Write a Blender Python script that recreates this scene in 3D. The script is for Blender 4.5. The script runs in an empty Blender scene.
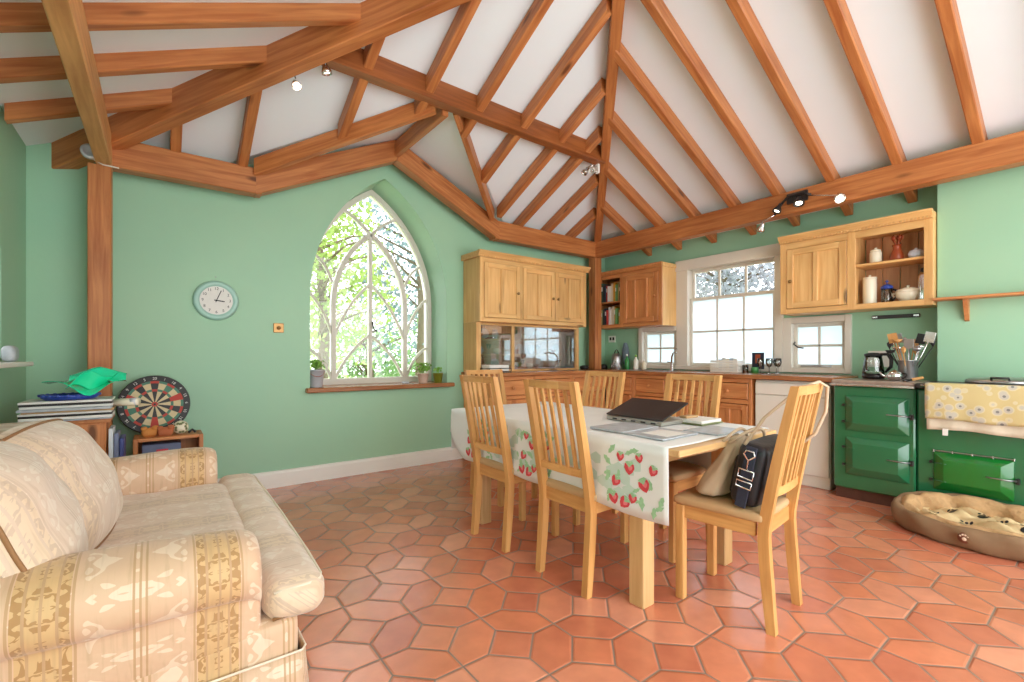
import bpy, bmesh, math, random
from mathutils import Vector, Matrix
R=random.Random(7)
S=bpy.context.scene
COL=S.collection
PI=math.pi
# ------------------------------------------------------------------ camera, world, lights, exposure
cam_d=bpy.data.cameras.new('camera'); cam=bpy.data.objects.new('camera',cam_d); COL.objects.link(cam)
cam.location=(0,0,1.12); cam.rotation_euler=(PI/2,0,-math.atan(352/462))
cam_d.sensor_width=36; cam_d.lens=36*462/1024; cam_d.shift_y=14.5/1024; cam_d.clip_start=.05
S.camera=cam
S.view_settings.view_transform='Standard'; S.view_settings.look='None'; S.view_settings.gamma=1
S.view_settings.use_curve_mapping=False
S.view_settings.exposure=0.13
W=bpy.data.worlds.new('world'); S.world=W; W.use_nodes=True
bg=W.node_tree.nodes['Background']; bg.inputs[0].default_value=(.93,.97,1.0,1); bg.inputs[1].default_value=4.3
def area(name,loc,rot,sx,sy,e,col=(1,1,1)):
    l=bpy.data.lights.new(name,'AREA'); l.shape='RECTANGLE'; l.size=sx; l.size_y=sy; l.energy=e; l.color=col
    o=bpy.data.objects.new(name,l); COL.objects.link(o); o.location=loc; o.rotation_euler=rot
    return o
# added fill lights behind the camera, at the rear opening and under the roof
area('rear_fill',(2.1,-1.95,1.35),(math.radians(97),0,0),4.6,2.2,24,(1,.99,.97))
area('overhead_fill',(1.9,-.9,2.75),(math.radians(40),0,0),3.0,1.2,34,(1,.99,.97))  # added lamp inside the room; the roof has no opening here

# ------------------------------------------------------------------ materials
def nmat(name):
    m=bpy.data.materials.new(name); m.use_nodes=True; nt=m.node_tree
    return m,nt,nt.nodes['Principled BSDF']
def setp(b,**k):
    for a,v in k.items():
        n={'rough':'Roughness','metal':'Metallic','spec':'Specular IOR Level','trans':'Transmission Weight','coat':'Coat Weight','sheen':'Sheen Weight'}[a]
        b.inputs[n].default_value=v
def C4(c): return (c[0],c[1],c[2],1)
def srgb(r,g,b):
    f=lambda v:((v/255+.055)/1.055)**2.4 if v/255>.04045 else v/255/12.92
    return (f(r),f(g),f(b))
def plain(name,c,rough=.5,metal=0,var=.06,scale=9,bump=0,**k):
    m,nt,b=nmat(name); N=nt.nodes; L=nt.links
    tc=N.new('ShaderNodeTexCoord'); n=N.new('ShaderNodeTexNoise'); n.inputs['Scale'].default_value=scale; n.inputs['Detail'].default_value=4
    L.new(tc.outputs['Object'],n.inputs['Vector'])
    mx=N.new('ShaderNodeMix'); mx.data_type='RGBA'
    mx.inputs['A'].default_value=C4([v*(1-var) for v in c]); mx.inputs['B'].default_value=C4([min(1,v*(1+var)) for v in c])
    L.new(n.outputs['Fac'],mx.inputs['Factor']); L.new(mx.outputs['Result'],b.inputs['Base Color'])
    setp(b,rough=rough,metal=metal,**k)
    if bump:
        bp=N.new('ShaderNodeBump'); bp.inputs['Strength'].default_value=bump; bp.inputs['Distance'].default_value=.01
        L.new(n.outputs['Fac'],bp.inputs['Height']); L.new(bp.outputs['Normal'],b.inputs['Normal'])
    return m
def wood(name,c1,c2,rough=.4,knots=True,coat=0):
    m,nt,b=nmat(name); N=nt.nodes; L=nt.links
    at=N.new('ShaderNodeAttribute'); at.attribute_name='grain'
    mp=N.new('ShaderNodeMapping'); mp.inputs['Scale'].default_value=(1.1,16,16); L.new(at.outputs['Vector'],mp.inputs['Vector'])
    n=N.new('ShaderNodeTexNoise'); n.inputs['Scale'].default_value=2.2; n.inputs['Detail'].default_value=6; n.inputs['Distortion'].default_value=.6
    L.new(mp.outputs['Vector'],n.inputs['Vector'])
    r=N.new('ShaderNodeValToRGB'); r.color_ramp.elements[0].position=.3; r.color_ramp.elements[0].color=C4(c2)
    r.color_ramp.elements[1].position=.68; r.color_ramp.elements[1].color=C4(c1)
    L.new(n.outputs['Fac'],r.inputs['Fac'])
    n2=N.new('ShaderNodeTexNoise'); n2.inputs['Scale'].default_value=1.7; n2.inputs['Detail'].default_value=2; L.new(at.outputs['Vector'],n2.inputs['Vector'])
    mx=N.new('ShaderNodeMix'); mx.data_type='RGBA'; mx.blend_type='MULTIPLY'; mx.inputs['Factor'].default_value=1
    r2=N.new('ShaderNodeValToRGB'); r2.color_ramp.elements[0].position=.3; r2.color_ramp.elements[0].color=(.8,.76,.72,1)
    r2.color_ramp.elements[1].position=.7; r2.color_ramp.elements[1].color=(1.08,1.06,1.04,1)
    L.new(n2.outputs['Fac'],r2.inputs['Fac']); L.new(r.outputs['Color'],mx.inputs['A']); L.new(r2.outputs['Color'],mx.inputs['B'])
    out=mx.outputs['Result']
    if knots:
        v=N.new('ShaderNodeTexVoronoi'); v.inputs['Scale'].default_value=1.0; v.inputs['Randomness'].default_value=1
        mp2=N.new('ShaderNodeMapping'); mp2.inputs['Scale'].default_value=(1.5,5,5); L.new(at.outputs['Vector'],mp2.inputs['Vector']); L.new(mp2.outputs['Vector'],v.inputs['Vector'])
        r3=N.new('ShaderNodeValToRGB'); r3.color_ramp.elements[0].position=.06; r3.color_ramp.elements[0].color=(1,1,1,1)
        r3.color_ramp.elements[1].position=.13; r3.color_ramp.elements[1].color=(0,0,0,1)
        L.new(v.outputs['Distance'],r3.inputs['Fac'])
        m3=N.new('ShaderNodeMix'); m3.data_type='RGBA'; L.new(r3.outputs['Color'],m3.inputs['Factor']); L.new(out,m3.inputs['A'])
        m3.inputs['B'].default_value=C4([v_*.35 for v_ in c2]); out=m3.outputs['Result']
    L.new(out,b.inputs['Base Color'])
    bp=N.new('ShaderNodeBump'); bp.inputs['Strength'].default_value=.15; bp.inputs['Distance'].default_value=.004
    L.new(n.outputs['Fac'],bp.inputs['Height']); L.new(bp.outputs['Normal'],b.inputs['Normal'])
    setp(b,rough=rough,coat=coat); return m
def emit(name,c,s):
    m,nt,b=nmat(name); b.inputs['Base Color'].default_value=C4(c); b.inputs['Emission Color'].default_value=C4(c); b.inputs['Emission Strength'].default_value=s; return m
def glassy(name,refl=.06,tint=(1,1,1),rough=0.0,extra=0.0):
    m=bpy.data.materials.new(name); m.use_nodes=True; nt=m.node_tree; N=nt.nodes; L=nt.links; N.clear()
    o=N.new('ShaderNodeOutputMaterial'); t=N.new('ShaderNodeBsdfTransparent'); t.inputs[0].default_value=C4(tint)
    g=N.new('ShaderNodeBsdfGlossy'); g.inputs['Roughness'].default_value=rough
    f=N.new('ShaderNodeFresnel'); f.inputs['IOR'].default_value=1.45
    a=N.new('ShaderNodeMath'); a.operation='MULTIPLY_ADD'; a.inputs[1].default_value=1.0; a.inputs[2].default_value=extra; a.use_clamp=True
    L.new(f.outputs[0],a.inputs[0])
    mx=N.new('ShaderNodeMixShader'); L.new(a.outputs[0],mx.inputs[0]); L.new(t.outputs[0],mx.inputs[1]); L.new(g.outputs[0],mx.inputs[2]); L.new(mx.outputs[0],o.inputs[0])
    return m
def frosted(name):
    m=bpy.data.materials.new(name); m.use_nodes=True; nt=m.node_tree; N=nt.nodes; L=nt.links; N.clear()
    o=N.new('ShaderNodeOutputMaterial'); t=N.new('ShaderNodeBsdfTranslucent'); t.inputs[0].default_value=(.72,.79,.85,1)
    g=N.new('ShaderNodeBsdfGlossy'); g.inputs['Roughness'].default_value=.35; g.inputs[0].default_value=(.9,.9,.9,1)
    mx=N.new('ShaderNodeMixShader'); mx.inputs[0].default_value=.08
    L.new(t.outputs[0],mx.inputs[1]); L.new(g.outputs[0],mx.inputs[2]); L.new(mx.outputs[0],o.inputs[0]); return m

M={}
M['beam']=wood('orange_pine_beam',srgb(205,136,80),srgb(168,96,50),.42)
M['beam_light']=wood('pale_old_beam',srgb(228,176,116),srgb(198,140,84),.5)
M['beam_dark']=wood('dark_stained_beam',srgb(168,100,52),srgb(134,74,36),.4)
M['cab']=wood('waxed_pine_cabinet',srgb(240,198,134),srgb(222,170,104),.38)
M['cab_base']=wood('darker_pine_base',srgb(216,152,94),srgb(190,120,70),.4)
M['worktop']=wood('worktop_timber',srgb(188,128,80),srgb(150,94,56),.25,False)
M['birch']=wood('birch',srgb(230,178,112),srgb(204,146,84),.35,False)
M['birch_top']=wood('birch_top',srgb(226,190,138),srgb(208,166,112),.3,False)
M['pine2']=wood('shelf_pine',srgb(214,146,92),srgb(190,118,68),.45)
M['dark_panel']=wood('rosy_back_panel',srgb(216,166,124),srgb(190,134,96),.5,False)
M['white_paint']=plain('white_gloss_paint',srgb(238,236,228),.35,var=.02)
M['grey_paint']=plain('stone_grey_paint',srgb(224,218,206),.4,var=.03)
M['ceiling']=plain('white_ceiling',srgb(234,242,247),.8,var=.02,scale=3,bump=.1)
M['black']=plain('matt_black',(.012,.012,.013),.45)
M['black_gloss']=plain('gloss_black',(.01,.01,.012),.15)
M['chrome']=plain('chrome',(.75,.75,.76),.15,1,var=.02)
M['steel']=plain('brushed_steel',(.45,.45,.46),.35,1,var=.05)
M['brass']=plain('aged_brass',(.35,.2,.08),.4,.9)
M['iron']=plain('dark_iron',(.05,.045,.045),.35,.6)
M['enamel']=plain('green_enamel',srgb(40,112,72),.13,var=.05,coat=.6)
M['enamel2']=plain('bright_green_enamel',srgb(22,112,42),.13,var=.05,coat=.6)
M['aga_top']=plain('mottled_hob',srgb(150,132,120),.3,.3,var=.4,scale=30)
M['plinth']=plain('stained_plinth',srgb(92,58,46),.5,var=.5,scale=25)
M['white_enamel']=plain('cream_white_appliance',srgb(236,232,220),.25,var=.02)
M['cream_ceramic']=plain('cream_ceramic',srgb(240,232,208),.25,var=.03)
M['terracotta']=plain('red_terracotta',srgb(160,72,38),.3)
M['blue_ceramic']=plain('white_blue_ceramic',srgb(214,222,236),.25,var=.2,scale=40)
M['blue']=plain('blue_plastic',srgb(46,72,160),.3)
M['green_plastic']=plain('teal_green_plastic',srgb(30,222,165),.22,var=.08,coat=.4)
M['zinc']=plain('zinc_bucket',srgb(196,200,208),.35,.1,var=.12)
M['olive']=plain('olive_glaze',srgb(128,132,44),.3)
M['pink_pot']=plain('pale_clay',srgb(222,196,180),.6)
M['leaf']=plain('leaf_green',srgb(130,180,70),.5,var=.4,scale=20)
M['beige']=plain('beige_canvas',srgb(196,174,146),.8,var=.12,scale=20,bump=.3)
M['tan']=plain('tan_seat_fabric',srgb(196,160,116),.8,var=.08,bump=.2)
M['black_nylon']=plain('black_nylon',(.012,.013,.018),.5,var=.3,scale=30,bump=.3)
M['navy']=plain('navy_webbing',(.02,.026,.05),.6)
M['laptop']=plain('laptop_lid',(.022,.017,.017),.35)
M['silver']=plain('silver_plastic',(.36,.35,.31),.35,.3)
M['paper']=plain('paper',srgb(232,230,224),.6,var=.06,scale=30)
M['newsprint']=plain('glossy_print',srgb(176,182,188),.35,var=.4,scale=25)
M['olive_page']=plain('green_cover',srgb(120,130,84),.5,var=.2)
M['fleece']=plain('tan_fleece',srgb(188,150,106),.95,var=.28,scale=30,bump=1)
M['bed']=plain('brown_suede',srgb(140,110,80),.8,var=.15,scale=12,bump=.3)
M['paw_cloth']=plain('cream_paw_blanket',srgb(212,186,140),.9,var=.15,scale=25,bump=.6)
M['frost']=frosted('frosted_glass')
M['glass']=glassy('clear_glass')
M['cab_glass']=glassy('cabinet_glass',extra=.3)
M['vessel']=glassy('vessel_glass',tint=(.96,.985,.975),extra=.1)
M['red']=plain('red_print',srgb(214,70,78),.7,var=.25,scale=60)
M['pinkred']=plain('pink_red_print',srgb(232,128,134),.7,var=.2,scale=60)
M['green_print']=plain('green_print',srgb(160,204,160),.8,var=.25,scale=60)
M['bulb']=emit('lamp_glow',(1,.88,.66),7)
M['trunk']=plain('bark',srgb(110,96,80),.9,var=.3)

def leafmat(name,c,tr=.5):
    m=bpy.data.materials.new(name); m.use_nodes=True; nt=m.node_tree; N=nt.nodes; L=nt.links; N.clear()
    o=N.new('ShaderNodeOutputMaterial'); d=N.new('ShaderNodeBsdfDiffuse'); t=N.new('ShaderNodeBsdfTranslucent')
    tc=N.new('ShaderNodeTexCoord'); n=N.new('ShaderNodeTexNoise'); n.inputs['Scale'].default_value=3.0; L.new(tc.outputs['Object'],n.inputs['Vector'])
    mx=N.new('ShaderNodeMix'); mx.data_type='RGBA'; mx.inputs['A'].default_value=C4([v*.5 for v in c]); mx.inputs['B'].default_value=C4([min(1,v*1.3) for v in c])
    L.new(n.outputs['Fac'],mx.inputs['Factor']); L.new(mx.outputs['Result'],d.inputs[0]); L.new(mx.outputs['Result'],t.inputs[0])
    s=N.new('ShaderNodeMixShader'); s.inputs[0].default_value=tr; L.new(d.outputs[0],s.inputs[1]); L.new(t.outputs[0],s.inputs[2]); L.new(s.outputs[0],o.inputs[0]); return m
M['fol1']=leafmat('spring_foliage',srgb(168,190,112)); M['fol2']=leafmat('grey_green_foliage',srgb(146,164,170)); M['fol3']=leafmat('mid_green_foliage',srgb(144,176,122)); M['fol4']=leafmat('pale_blossom_foliage',srgb(160,164,172))

def wallmat():
    m,nt,b=nmat('green_wall_paint'); N=nt.nodes; L=nt.links
    tc=N.new('ShaderNodeTexCoord'); n=N.new('ShaderNodeTexNoise'); n.inputs['Scale'].default_value=.9; n.inputs['Detail'].default_value=3; L.new(tc.outputs['Object'],n.inputs['Vector'])
    mx=N.new('ShaderNodeMix'); mx.data_type='RGBA'; mx.inputs['A'].default_value=C4(srgb(144,196,167)); mx.inputs['B'].default_value=C4(srgb(172,209,173))
    L.new(n.outputs['Fac'],mx.inputs['Factor']); L.new(mx.outputs['Result'],b.inputs['Base Color'])
    n2=N.new('ShaderNodeTexNoise'); n2.inputs['Scale'].default_value=7; n2.inputs['Detail'].default_value=5; L.new(tc.outputs['Object'],n2.inputs['Vector'])
    bp=N.new('ShaderNodeBump'); bp.inputs['Strength'].default_value=.12; bp.inputs['Distance'].default_value=.02; L.new(n2.outputs['Fac'],bp.inputs['Height']); L.new(bp.outputs['Normal'],b.inputs['Normal'])
    setp(b,rough=.5); return m
M['wall']=wallmat()
def mth(nt,op,a,b=None,c=None):
    n=nt.nodes.new('ShaderNodeMath'); n.operation=op
    for i,v in enumerate((a,b,c)):
        if v is None: continue
        if isinstance(v,(int,float)): n.inputs[i].default_value=v
        else: nt.links.new(v,n.inputs[i])
    return n.outputs[0]
def floormat():
    m,nt,b=nmat('terracotta_tiles'); N=nt.nodes; L=nt.links
    P=.311; a=.0775
    g=N.new('ShaderNodeNewGeometry'); sp=N.new('ShaderNodeSeparateXYZ'); L.new(g.outputs['Position'],sp.inputs[0])
    x=mth(nt,'SUBTRACT',sp.outputs[0],.868); y=mth(nt,'SUBTRACT',sp.outputs[1],1.65)
    q=1/math.sqrt(2)
    u=mth(nt,'MULTIPLY',mth(nt,'ADD',x,y),q/P); v=mth(nt,'MULTIPLY',mth(nt,'SUBTRACT',y,x),q/P)
    iu=mth(nt,'ROUND',u); iv=mth(nt,'ROUND',v)
    fu=mth(nt,'MULTIPLY',mth(nt,'SUBTRACT',u,iu),P); fv=mth(nt,'MULTIPLY',mth(nt,'SUBTRACT',v,iv),P)
    au=mth(nt,'ABSOLUTE',fu); av=mth(nt,'ABSOLUTE',fv)
    mxx=mth(nt,'MAXIMUM',au,av)
    dsq=mth(nt,'ABSOLUTE',mth(nt,'SUBTRACT',mxx,a))
    ddi=mth(nt,'MULTIPLY',mth(nt,'ABSOLUTE',mth(nt,'SUBTRACT',au,av)),q)
    inside=mth(nt,'LESS_THAN',mxx,a)
    d2=mth(nt,'ADD',ddi,mth(nt,'MULTIPLY',inside,10.0))
    d=mth(nt,'MINIMUM',dsq,d2)
    # id
    ugt=mth(nt,'GREATER_THAN',au,av); out=mth(nt,'SUBTRACT',1.0,inside)
    hu=mth(nt,'MULTIPLY',mth(nt,'MULTIPLY',mth(nt,'SIGN',fu),.5),mth(nt,'MULTIPLY',ugt,out))
    hv=mth(nt,'MULTIPLY',mth(nt,'MULTIPLY',mth(nt,'SIGN',fv),.5),mth(nt,'MULTIPLY',mth(nt,'SUBTRACT',1.0,ugt),out))
    cb=N.new('ShaderNodeCombineXYZ'); L.new(mth(nt,'ADD',iu,hu),cb.inputs[0]); L.new(mth(nt,'ADD',iv,hv),cb.inputs[1])
    wn=N.new('ShaderNodeTexWhiteNoise'); wn.noise_dimensions='3D'; L.new(cb.outputs[0],wn.inputs['Vector'])
    r=N.new('ShaderNodeValToRGB'); cr=r.color_ramp
    cr.elements[0].color=C4(srgb(202,118,90)); cr.elements[1].color=C4(srgb(228,154,124)); e=cr.elements.new(.5); e.color=C4(srgb(218,132,96))
    L.new(wn.outputs['Value'],r.inputs['Fac'])
    n=N.new('ShaderNodeTexNoise'); n.inputs['Scale'].default_value=9; n.inputs['Detail'].default_value=6; L.new(g.outputs['Position'],n.inputs['Vector'])
    r2=N.new('ShaderNodeValToRGB'); r2.color_ramp.elements[0].position=.3; r2.color_ramp.elements[0].color=(.88,.87,.89,1); r2.color_ramp.elements[1].position=.72; r2.color_ramp.elements[1].color=(1.08,1.08,1.08,1)
    L.new(n.outputs['Fac'],r2.inputs['Fac'])
    mx=N.new('ShaderNodeMix'); mx.data_type='RGBA'; mx.blend_type='MULTIPLY'; mx.inputs['Factor'].default_value=1; L.new(r.outputs['Color'],mx.inputs['A']); L.new(r2.outputs['Color'],mx.inputs['B'])
    mr=N.new('ShaderNodeMapRange'); mr.interpolation_type='SMOOTHSTEP'; mr.inputs['From Min'].default_value=.0025; mr.inputs['From Max'].default_value=.0048; L.new(d,mr.inputs['Value'])
    mg=N.new('ShaderNodeMix'); mg.data_type='RGBA'; mg.inputs['A'].default_value=C4(srgb(140,118,104)); L.new(mr.outputs[0],mg.inputs['Factor']); L.new(mx.outputs['Result'],mg.inputs['B'])
    L.new(mg.outputs['Result'],b.inputs['Base Color'])
    rr=N.new('ShaderNodeMapRange'); rr.inputs['To Min'].default_value=.18; rr.inputs['To Max'].default_value=.27; L.new(n.outputs['Fac'],rr.inputs['Value'])
    rg=mth(nt,'ADD',rr.outputs[0],mth(nt,'MULTIPLY',mth(nt,'SUBTRACT',1.0,mr.outputs[0]),.4)); L.new(rg,b.inputs['Roughness'])
    n3=N.new('ShaderNodeTexNoise'); n3.inputs['Scale'].default_value=5; L.new(g.outputs['Position'],n3.inputs['Vector'])
    me=N.new('ShaderNodeMapRange'); me.interpolation_type='SMOOTHSTEP'; me.inputs['From Min'].default_value=0; me.inputs['From Max'].default_value=.012; L.new(d,me.inputs['Value'])
    h=mth(nt,'ADD',me.outputs[0],mth(nt,'MULTIPLY',n3.outputs['Fac'],.45))
    bp=N.new('ShaderNodeBump'); bp.inputs['Strength'].default_value=.5; bp.inputs['Distance'].default_value=.006; L.new(h,bp.inputs['Height']); L.new(bp.outputs['Normal'],b.inputs['Normal'])
    setp(b,spec=.65,coat=.35); b.inputs['Coat Roughness'].default_value=.16
    return m
M['floor']=floormat()
def sofamat(name='striped_damask',k=1.0):
    # cream and gold damask: stripes are positioned by the first 'grain' coordinate
    m,nt,b=nmat(name); N=nt.nodes; L=nt.links
    at=N.new('ShaderNodeAttribute'); at.attribute_name='grain'; sp=N.new('ShaderNodeSeparateXYZ'); L.new(at.outputs['Vector'],sp.inputs[0])
    t=mth(nt,'FRACT',mth(nt,'DIVIDE',mth(nt,'ADD',sp.outputs[0],5.225),.37))    # 0..1 in a repeat
    def band(c,w):
        return mth(nt,'LESS_THAN',mth(nt,'ABSOLUTE',mth(nt,'SUBTRACT',t,c)),w)
    orn=band(.5,.14)
    lines=None
    for c in (.345,.655,.42,.5,.58,.02,.06,.98):
        l=band(c,.008); lines=l if lines is None else mth(nt,'MAXIMUM',lines,l)
    # mirrored motif
    mt=mth(nt,'ABSOLUTE',mth(nt,'SUBTRACT',t,.5))
    cb=N.new('ShaderNodeCombineXYZ'); L.new(mth(nt,'MULTIPLY',mt,.37),cb.inputs[0])
    zz=mth(nt,'PINGPONG',mth(nt,'ADD',mth(nt,'ADD',sp.outputs[1],sp.outputs[2]),3.0),.11); L.new(zz,cb.inputs[1])
    n=N.new('ShaderNodeTexNoise'); n.inputs['Scale'].default_value=34; n.inputs['Detail'].default_value=1.5; n.inputs['Distortion'].default_value=1.2; L.new(cb.outputs[0],n.inputs['Vector'])
    mot=mth(nt,'GREATER_THAN',n.outputs['Fac'],.5)
    n4=N.new('ShaderNodeTexNoise'); n4.inputs['Scale'].default_value=15; n4.inputs['Detail'].default_value=1; n4.inputs['Distortion'].default_value=1.5; L.new(cb.outputs[0],n4.inputs['Vector'])
    fl=mth(nt,'GREATER_THAN',n4.outputs['Fac'],.52)
    def mix(f,a,bb):
        x=N.new('ShaderNodeMix'); x.data_type='RGBA'
        if isinstance(f,float): x.inputs['Factor'].default_value=f
        else: L.new(f,x.inputs['Factor'])
        for k,v in (('A',a),('B',bb)):
            if isinstance(v,tuple): x.inputs[k].default_value=C4(v)
            else: L.new(v,x.inputs[k])
        return x.outputs['Result']
    ground=mix(fl,srgb(218,184,152),srgb(232,208,182))
    gold=mix(mot,srgb(214,178,128),srgb(180,138,88))
    c=mix(orn,ground,gold); c=mix(lines,c,srgb(196,158,118))
    if k<1: c=mix(k,srgb(244,236,226),c)
    st=N.new('ShaderNodeTexNoise'); st.inputs['Scale'].default_value=1; st.inputs['Detail'].default_value=5; mp=N.new('ShaderNodeMapping'); mp.inputs['Scale'].default_value=(70,7,7); L.new(at.outputs['Vector'],mp.inputs['Vector']); L.new(mp.outputs['Vector'],st.inputs['Vector'])
    sr=N.new('ShaderNodeMapRange'); sr.inputs['From Min'].default_value=.52; sr.inputs['From Max'].default_value=.75; sr.inputs['To Max'].default_value=.42; L.new(st.outputs['Fac'],sr.inputs['Value'])
    c=mix(sr.outputs[0],c,srgb(178,146,108))
    L.new(c,b.inputs['Base Color'])
    rg=mth(nt,'SUBTRACT',.62,mth(nt,'MULTIPLY',fl,.14)); L.new(rg,b.inputs['Roughness']); setp(b,sheen=.3)
    wv=N.new('ShaderNodeTexNoise'); wv.inputs['Scale'].default_value=6; wv.inputs['Detail'].default_value=3; L.new(at.outputs['Vector'],wv.inputs['Vector'])
    bp=N.new('ShaderNodeBump'); bp.inputs['Strength'].default_value=.5; bp.inputs['Distance'].default_value=.02; L.new(wv.outputs['Fac'],bp.inputs['Height']); L.new(bp.outputs['Normal'],b.inputs['Normal'])
    return m
M['sofa']=sofamat(); M['sofa_soft']=sofamat('highlit_damask',.6)  # second is a paler copy with the bright seat highlights mixed into its colour
M['piping']=plain('brown_piping',srgb(150,108,68),.6)
M['piping_l']=plain('cream_piping',srgb(236,224,204),.6)
def clothmat(name,base,c1,c2,c3,scale):
    m,nt,b=nmat(name); N=nt.nodes; L=nt.links
    tc=N.new('ShaderNodeTexCoord'); v=N.new('ShaderNodeTexVoronoi'); v.inputs['Scale'].default_value=scale; L.new(tc.outputs['Object'],v.inputs['Vector'])
    r=N.new('ShaderNodeValToRGB'); r.color_ramp.interpolation='CONSTANT'; r.color_ramp.elements[0].color=C4(c1); r.color_ramp.elements[1].position=.16; r.color_ramp.elements[1].color=C4(c2)
    e=r.color_ramp.elements.new(.38); e.color=C4(c3); e=r.color_ramp.elements.new(.5); e.color=C4(base); L.new(v.outputs['Distance'],r.inputs['Fac'])
    L.new(r.outputs['Color'],b.inputs['Base Color']); setp(b,rough=.8); return m
M['towel']=clothmat('floral_tea_towel',srgb(208,190,136),srgb(132,130,126),srgb(196,190,176),srgb(214,202,164),19)
M['towel_b']=plain('cream_towel',srgb(222,210,188),.9,var=.1,scale=40)
M['cloth']=plain('white_tablecloth',srgb(232,234,232),.6,var=.05,scale=6)
M['cloth_stripe']=plain('pale_green_cloth_band',srgb(196,216,204),.6,var=.08,scale=20)

# ------------------------------------------------------------------ mesh helper
class MB:
    def __init__(s): s.v=[]; s.f=[]; s.fm=[]; s.fs=[]; s.g=[]; s.mats=[]
    def mi(s,m):
        if m not in s.mats: s.mats.append(m)
        return s.mats.index(m)
    def add(s,vs,fs,m,smooth=False,g=None):
        o=len(s.v); s.v+= [Vector(v) for v in vs]; s.g+= [Vector(x) for x in (g if g is not None else vs)]
        k=s.mi(m)
        for f in fs: s.f.append([i+o for i in f]); s.fm.append(k); s.fs.append(smooth)
    def box(s,lo,hi,m,bev=.003,mat=None):
        lo=Vector(lo);hi=Vector(hi)
        for i in range(3):
            if lo[i]>hi[i]: lo[i],hi[i]=hi[i],lo[i]
        sz=hi-lo; c=(lo+hi)/2; h=sz/2; bv=min(bev,min(h)*.45)
        ax=max(range(3),key=lambda i:sz[i]); od=[ax]+[i for i in range(3) if i!=ax]
        off=Vector((R.uniform(0,40),R.uniform(0,40),R.uniform(0,40)))
        vs=[];g=[]
        for sx in (0,1):
            for sy in (0,1):
                for szz in (0,1):
                    sg=[sx*2-1,sy*2-1,szz*2-1]
                    for a in range(3):
                        p=[sg[i]*(h[i]-(0 if i==a else bv)) for i in range(3)]
                        q=Vector((p[od[0]],p[od[1]],p[od[2]]))+off
                        vs.append(c+Vector(p)); g.append(q)
        idx=lambda b,a:(b[0]*4+b[1]*2+b[2])*3+a
        fs=[]
        for a in range(3):
            o=[i for i in range(3) if i!=a]
            for sg in (0,1):
                q=[]
                for (p1,p2) in ((0,0),(1,0),(1,1),(0,1)):
                    b=[0,0,0]; b[a]=sg; b[o[0]]=p1; b[o[1]]=p2; q.append(idx(b,a))
                fs.append(q)
            for p1 in (0,1):
                for p2 in (0,1):
                    b=[0,0,0]; b[o[0]]=p1; b[o[1]]=p2; b2=list(b); b2[a]=1
                    fs.append([idx(b,o[0]),idx(b,o[1]),idx(b2,o[1]),idx(b2,o[0])])
        for b in [(i,j,k) for i in (0,1) for j in (0,1) for k in (0,1)]:
            fs.append([idx(b,0),idx(b,1),idx(b,2)])
        if mat is not None: vs=[mat@v for v in vs]
        s.add(vs,fs,m,False,g)
    def vbeam(s,p0,p1,w,h,m):
        # sides and ends vertical; p0,p1 on the centre of the bottom face
        p0=Vector(p0);p1=Vector(p1); d=(p1-p0); L=d.length; hd=Vector((d.x,d.y,0)).normalized(); y=Vector((-hd.y,hd.x,0))*w/2
        vs=[];g=[]; off=Vector((R.uniform(0,40),R.uniform(0,40),R.uniform(0,40))); b=.006
        prof=[(-1,b,0),(-1,h-b,0),(-1,h,b),(1,h,b),(1,h-b,0),(1,b,0),(1,0,b),(-1,0,b)]
        for p,l in ((p0,0),(p1,L)):
            for sgn,z,ins in prof:
                vs.append(p+y*sgn*(1-ins/(w/2))+Vector((0,0,z))); g.append(Vector((l,sgn*(w/2-ins),z))+off)
        n=8; fs=[[i,(i+1)%n,(i+1)%n+n,i+n] for i in range(n)]+[list(range(n)),list(range(n,2*n))]
        s.add(vs,fs,m,False,g)
    def obox(s,p0,p1,w,h,m,up=(0,0,1),bev=.003):
        # box whose length runs p0->p1 (centre line), w across, h along 'up'
        p0=Vector(p0);p1=Vector(p1); x=(p1-p0); L=x.length; x.normalize(); y=Vector(up).cross(x)
        if y.length<1e-4: y=Vector((0,1,0)).cross(x)
        y.normalize(); z=x.cross(y)
        mt=Matrix(((x.x,y.x,z.x,(p0.x+p1.x)/2),(x.y,y.y,z.y,(p0.y+p1.y)/2),(x.z,y.z,z.z,(p0.z+p1.z)/2),(0,0,0,1)))
        s.box((-L/2,-w/2,-h/2),(L/2,w/2,h/2),m,bev,mt)
    def tube(s,pts,r,m,n=10,closed=False,smooth=True):
        pts=[Vector(p) for p in pts]; vs=[];g=[];N=len(pts); prev=None; l=0
        for i,p in enumerate(pts):
            a=pts[(i-1)%N] if (i>0 or closed) else p; b=pts[(i+1)%N] if (i<N-1 or closed) else p
            t=(b-a).normalized()
            if prev is None:
                u=Vector((0,0,1)).cross(t)
                if u.length<.1: u=Vector((1,0,0)).cross(t)
            else: u=prev-t*prev.dot(t)
            u.normalize(); prev=u; w=t.cross(u); rr=r[i] if isinstance(r,(list,tuple)) else r
            if i: l+=(p-pts[i-1]).length
            for k in range(n):
                an=2*PI*k/n; q=u*math.cos(an)*rr+w*math.sin(an)*rr; vs.append(p+q); g.append(Vector((l,math.cos(an)*rr,math.sin(an)*rr)))
        fs=[]
        for i in range(N if closed else N-1):
            j=(i+1)%N
            for k in range(n): fs.append([i*n+k,i*n+(k+1)%n,j*n+(k+1)%n,j*n+k])
        if not closed: fs+=[list(range(n)),list(range((N-1)*n,N*n))]
        s.add(vs,fs,m,smooth,g)
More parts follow.
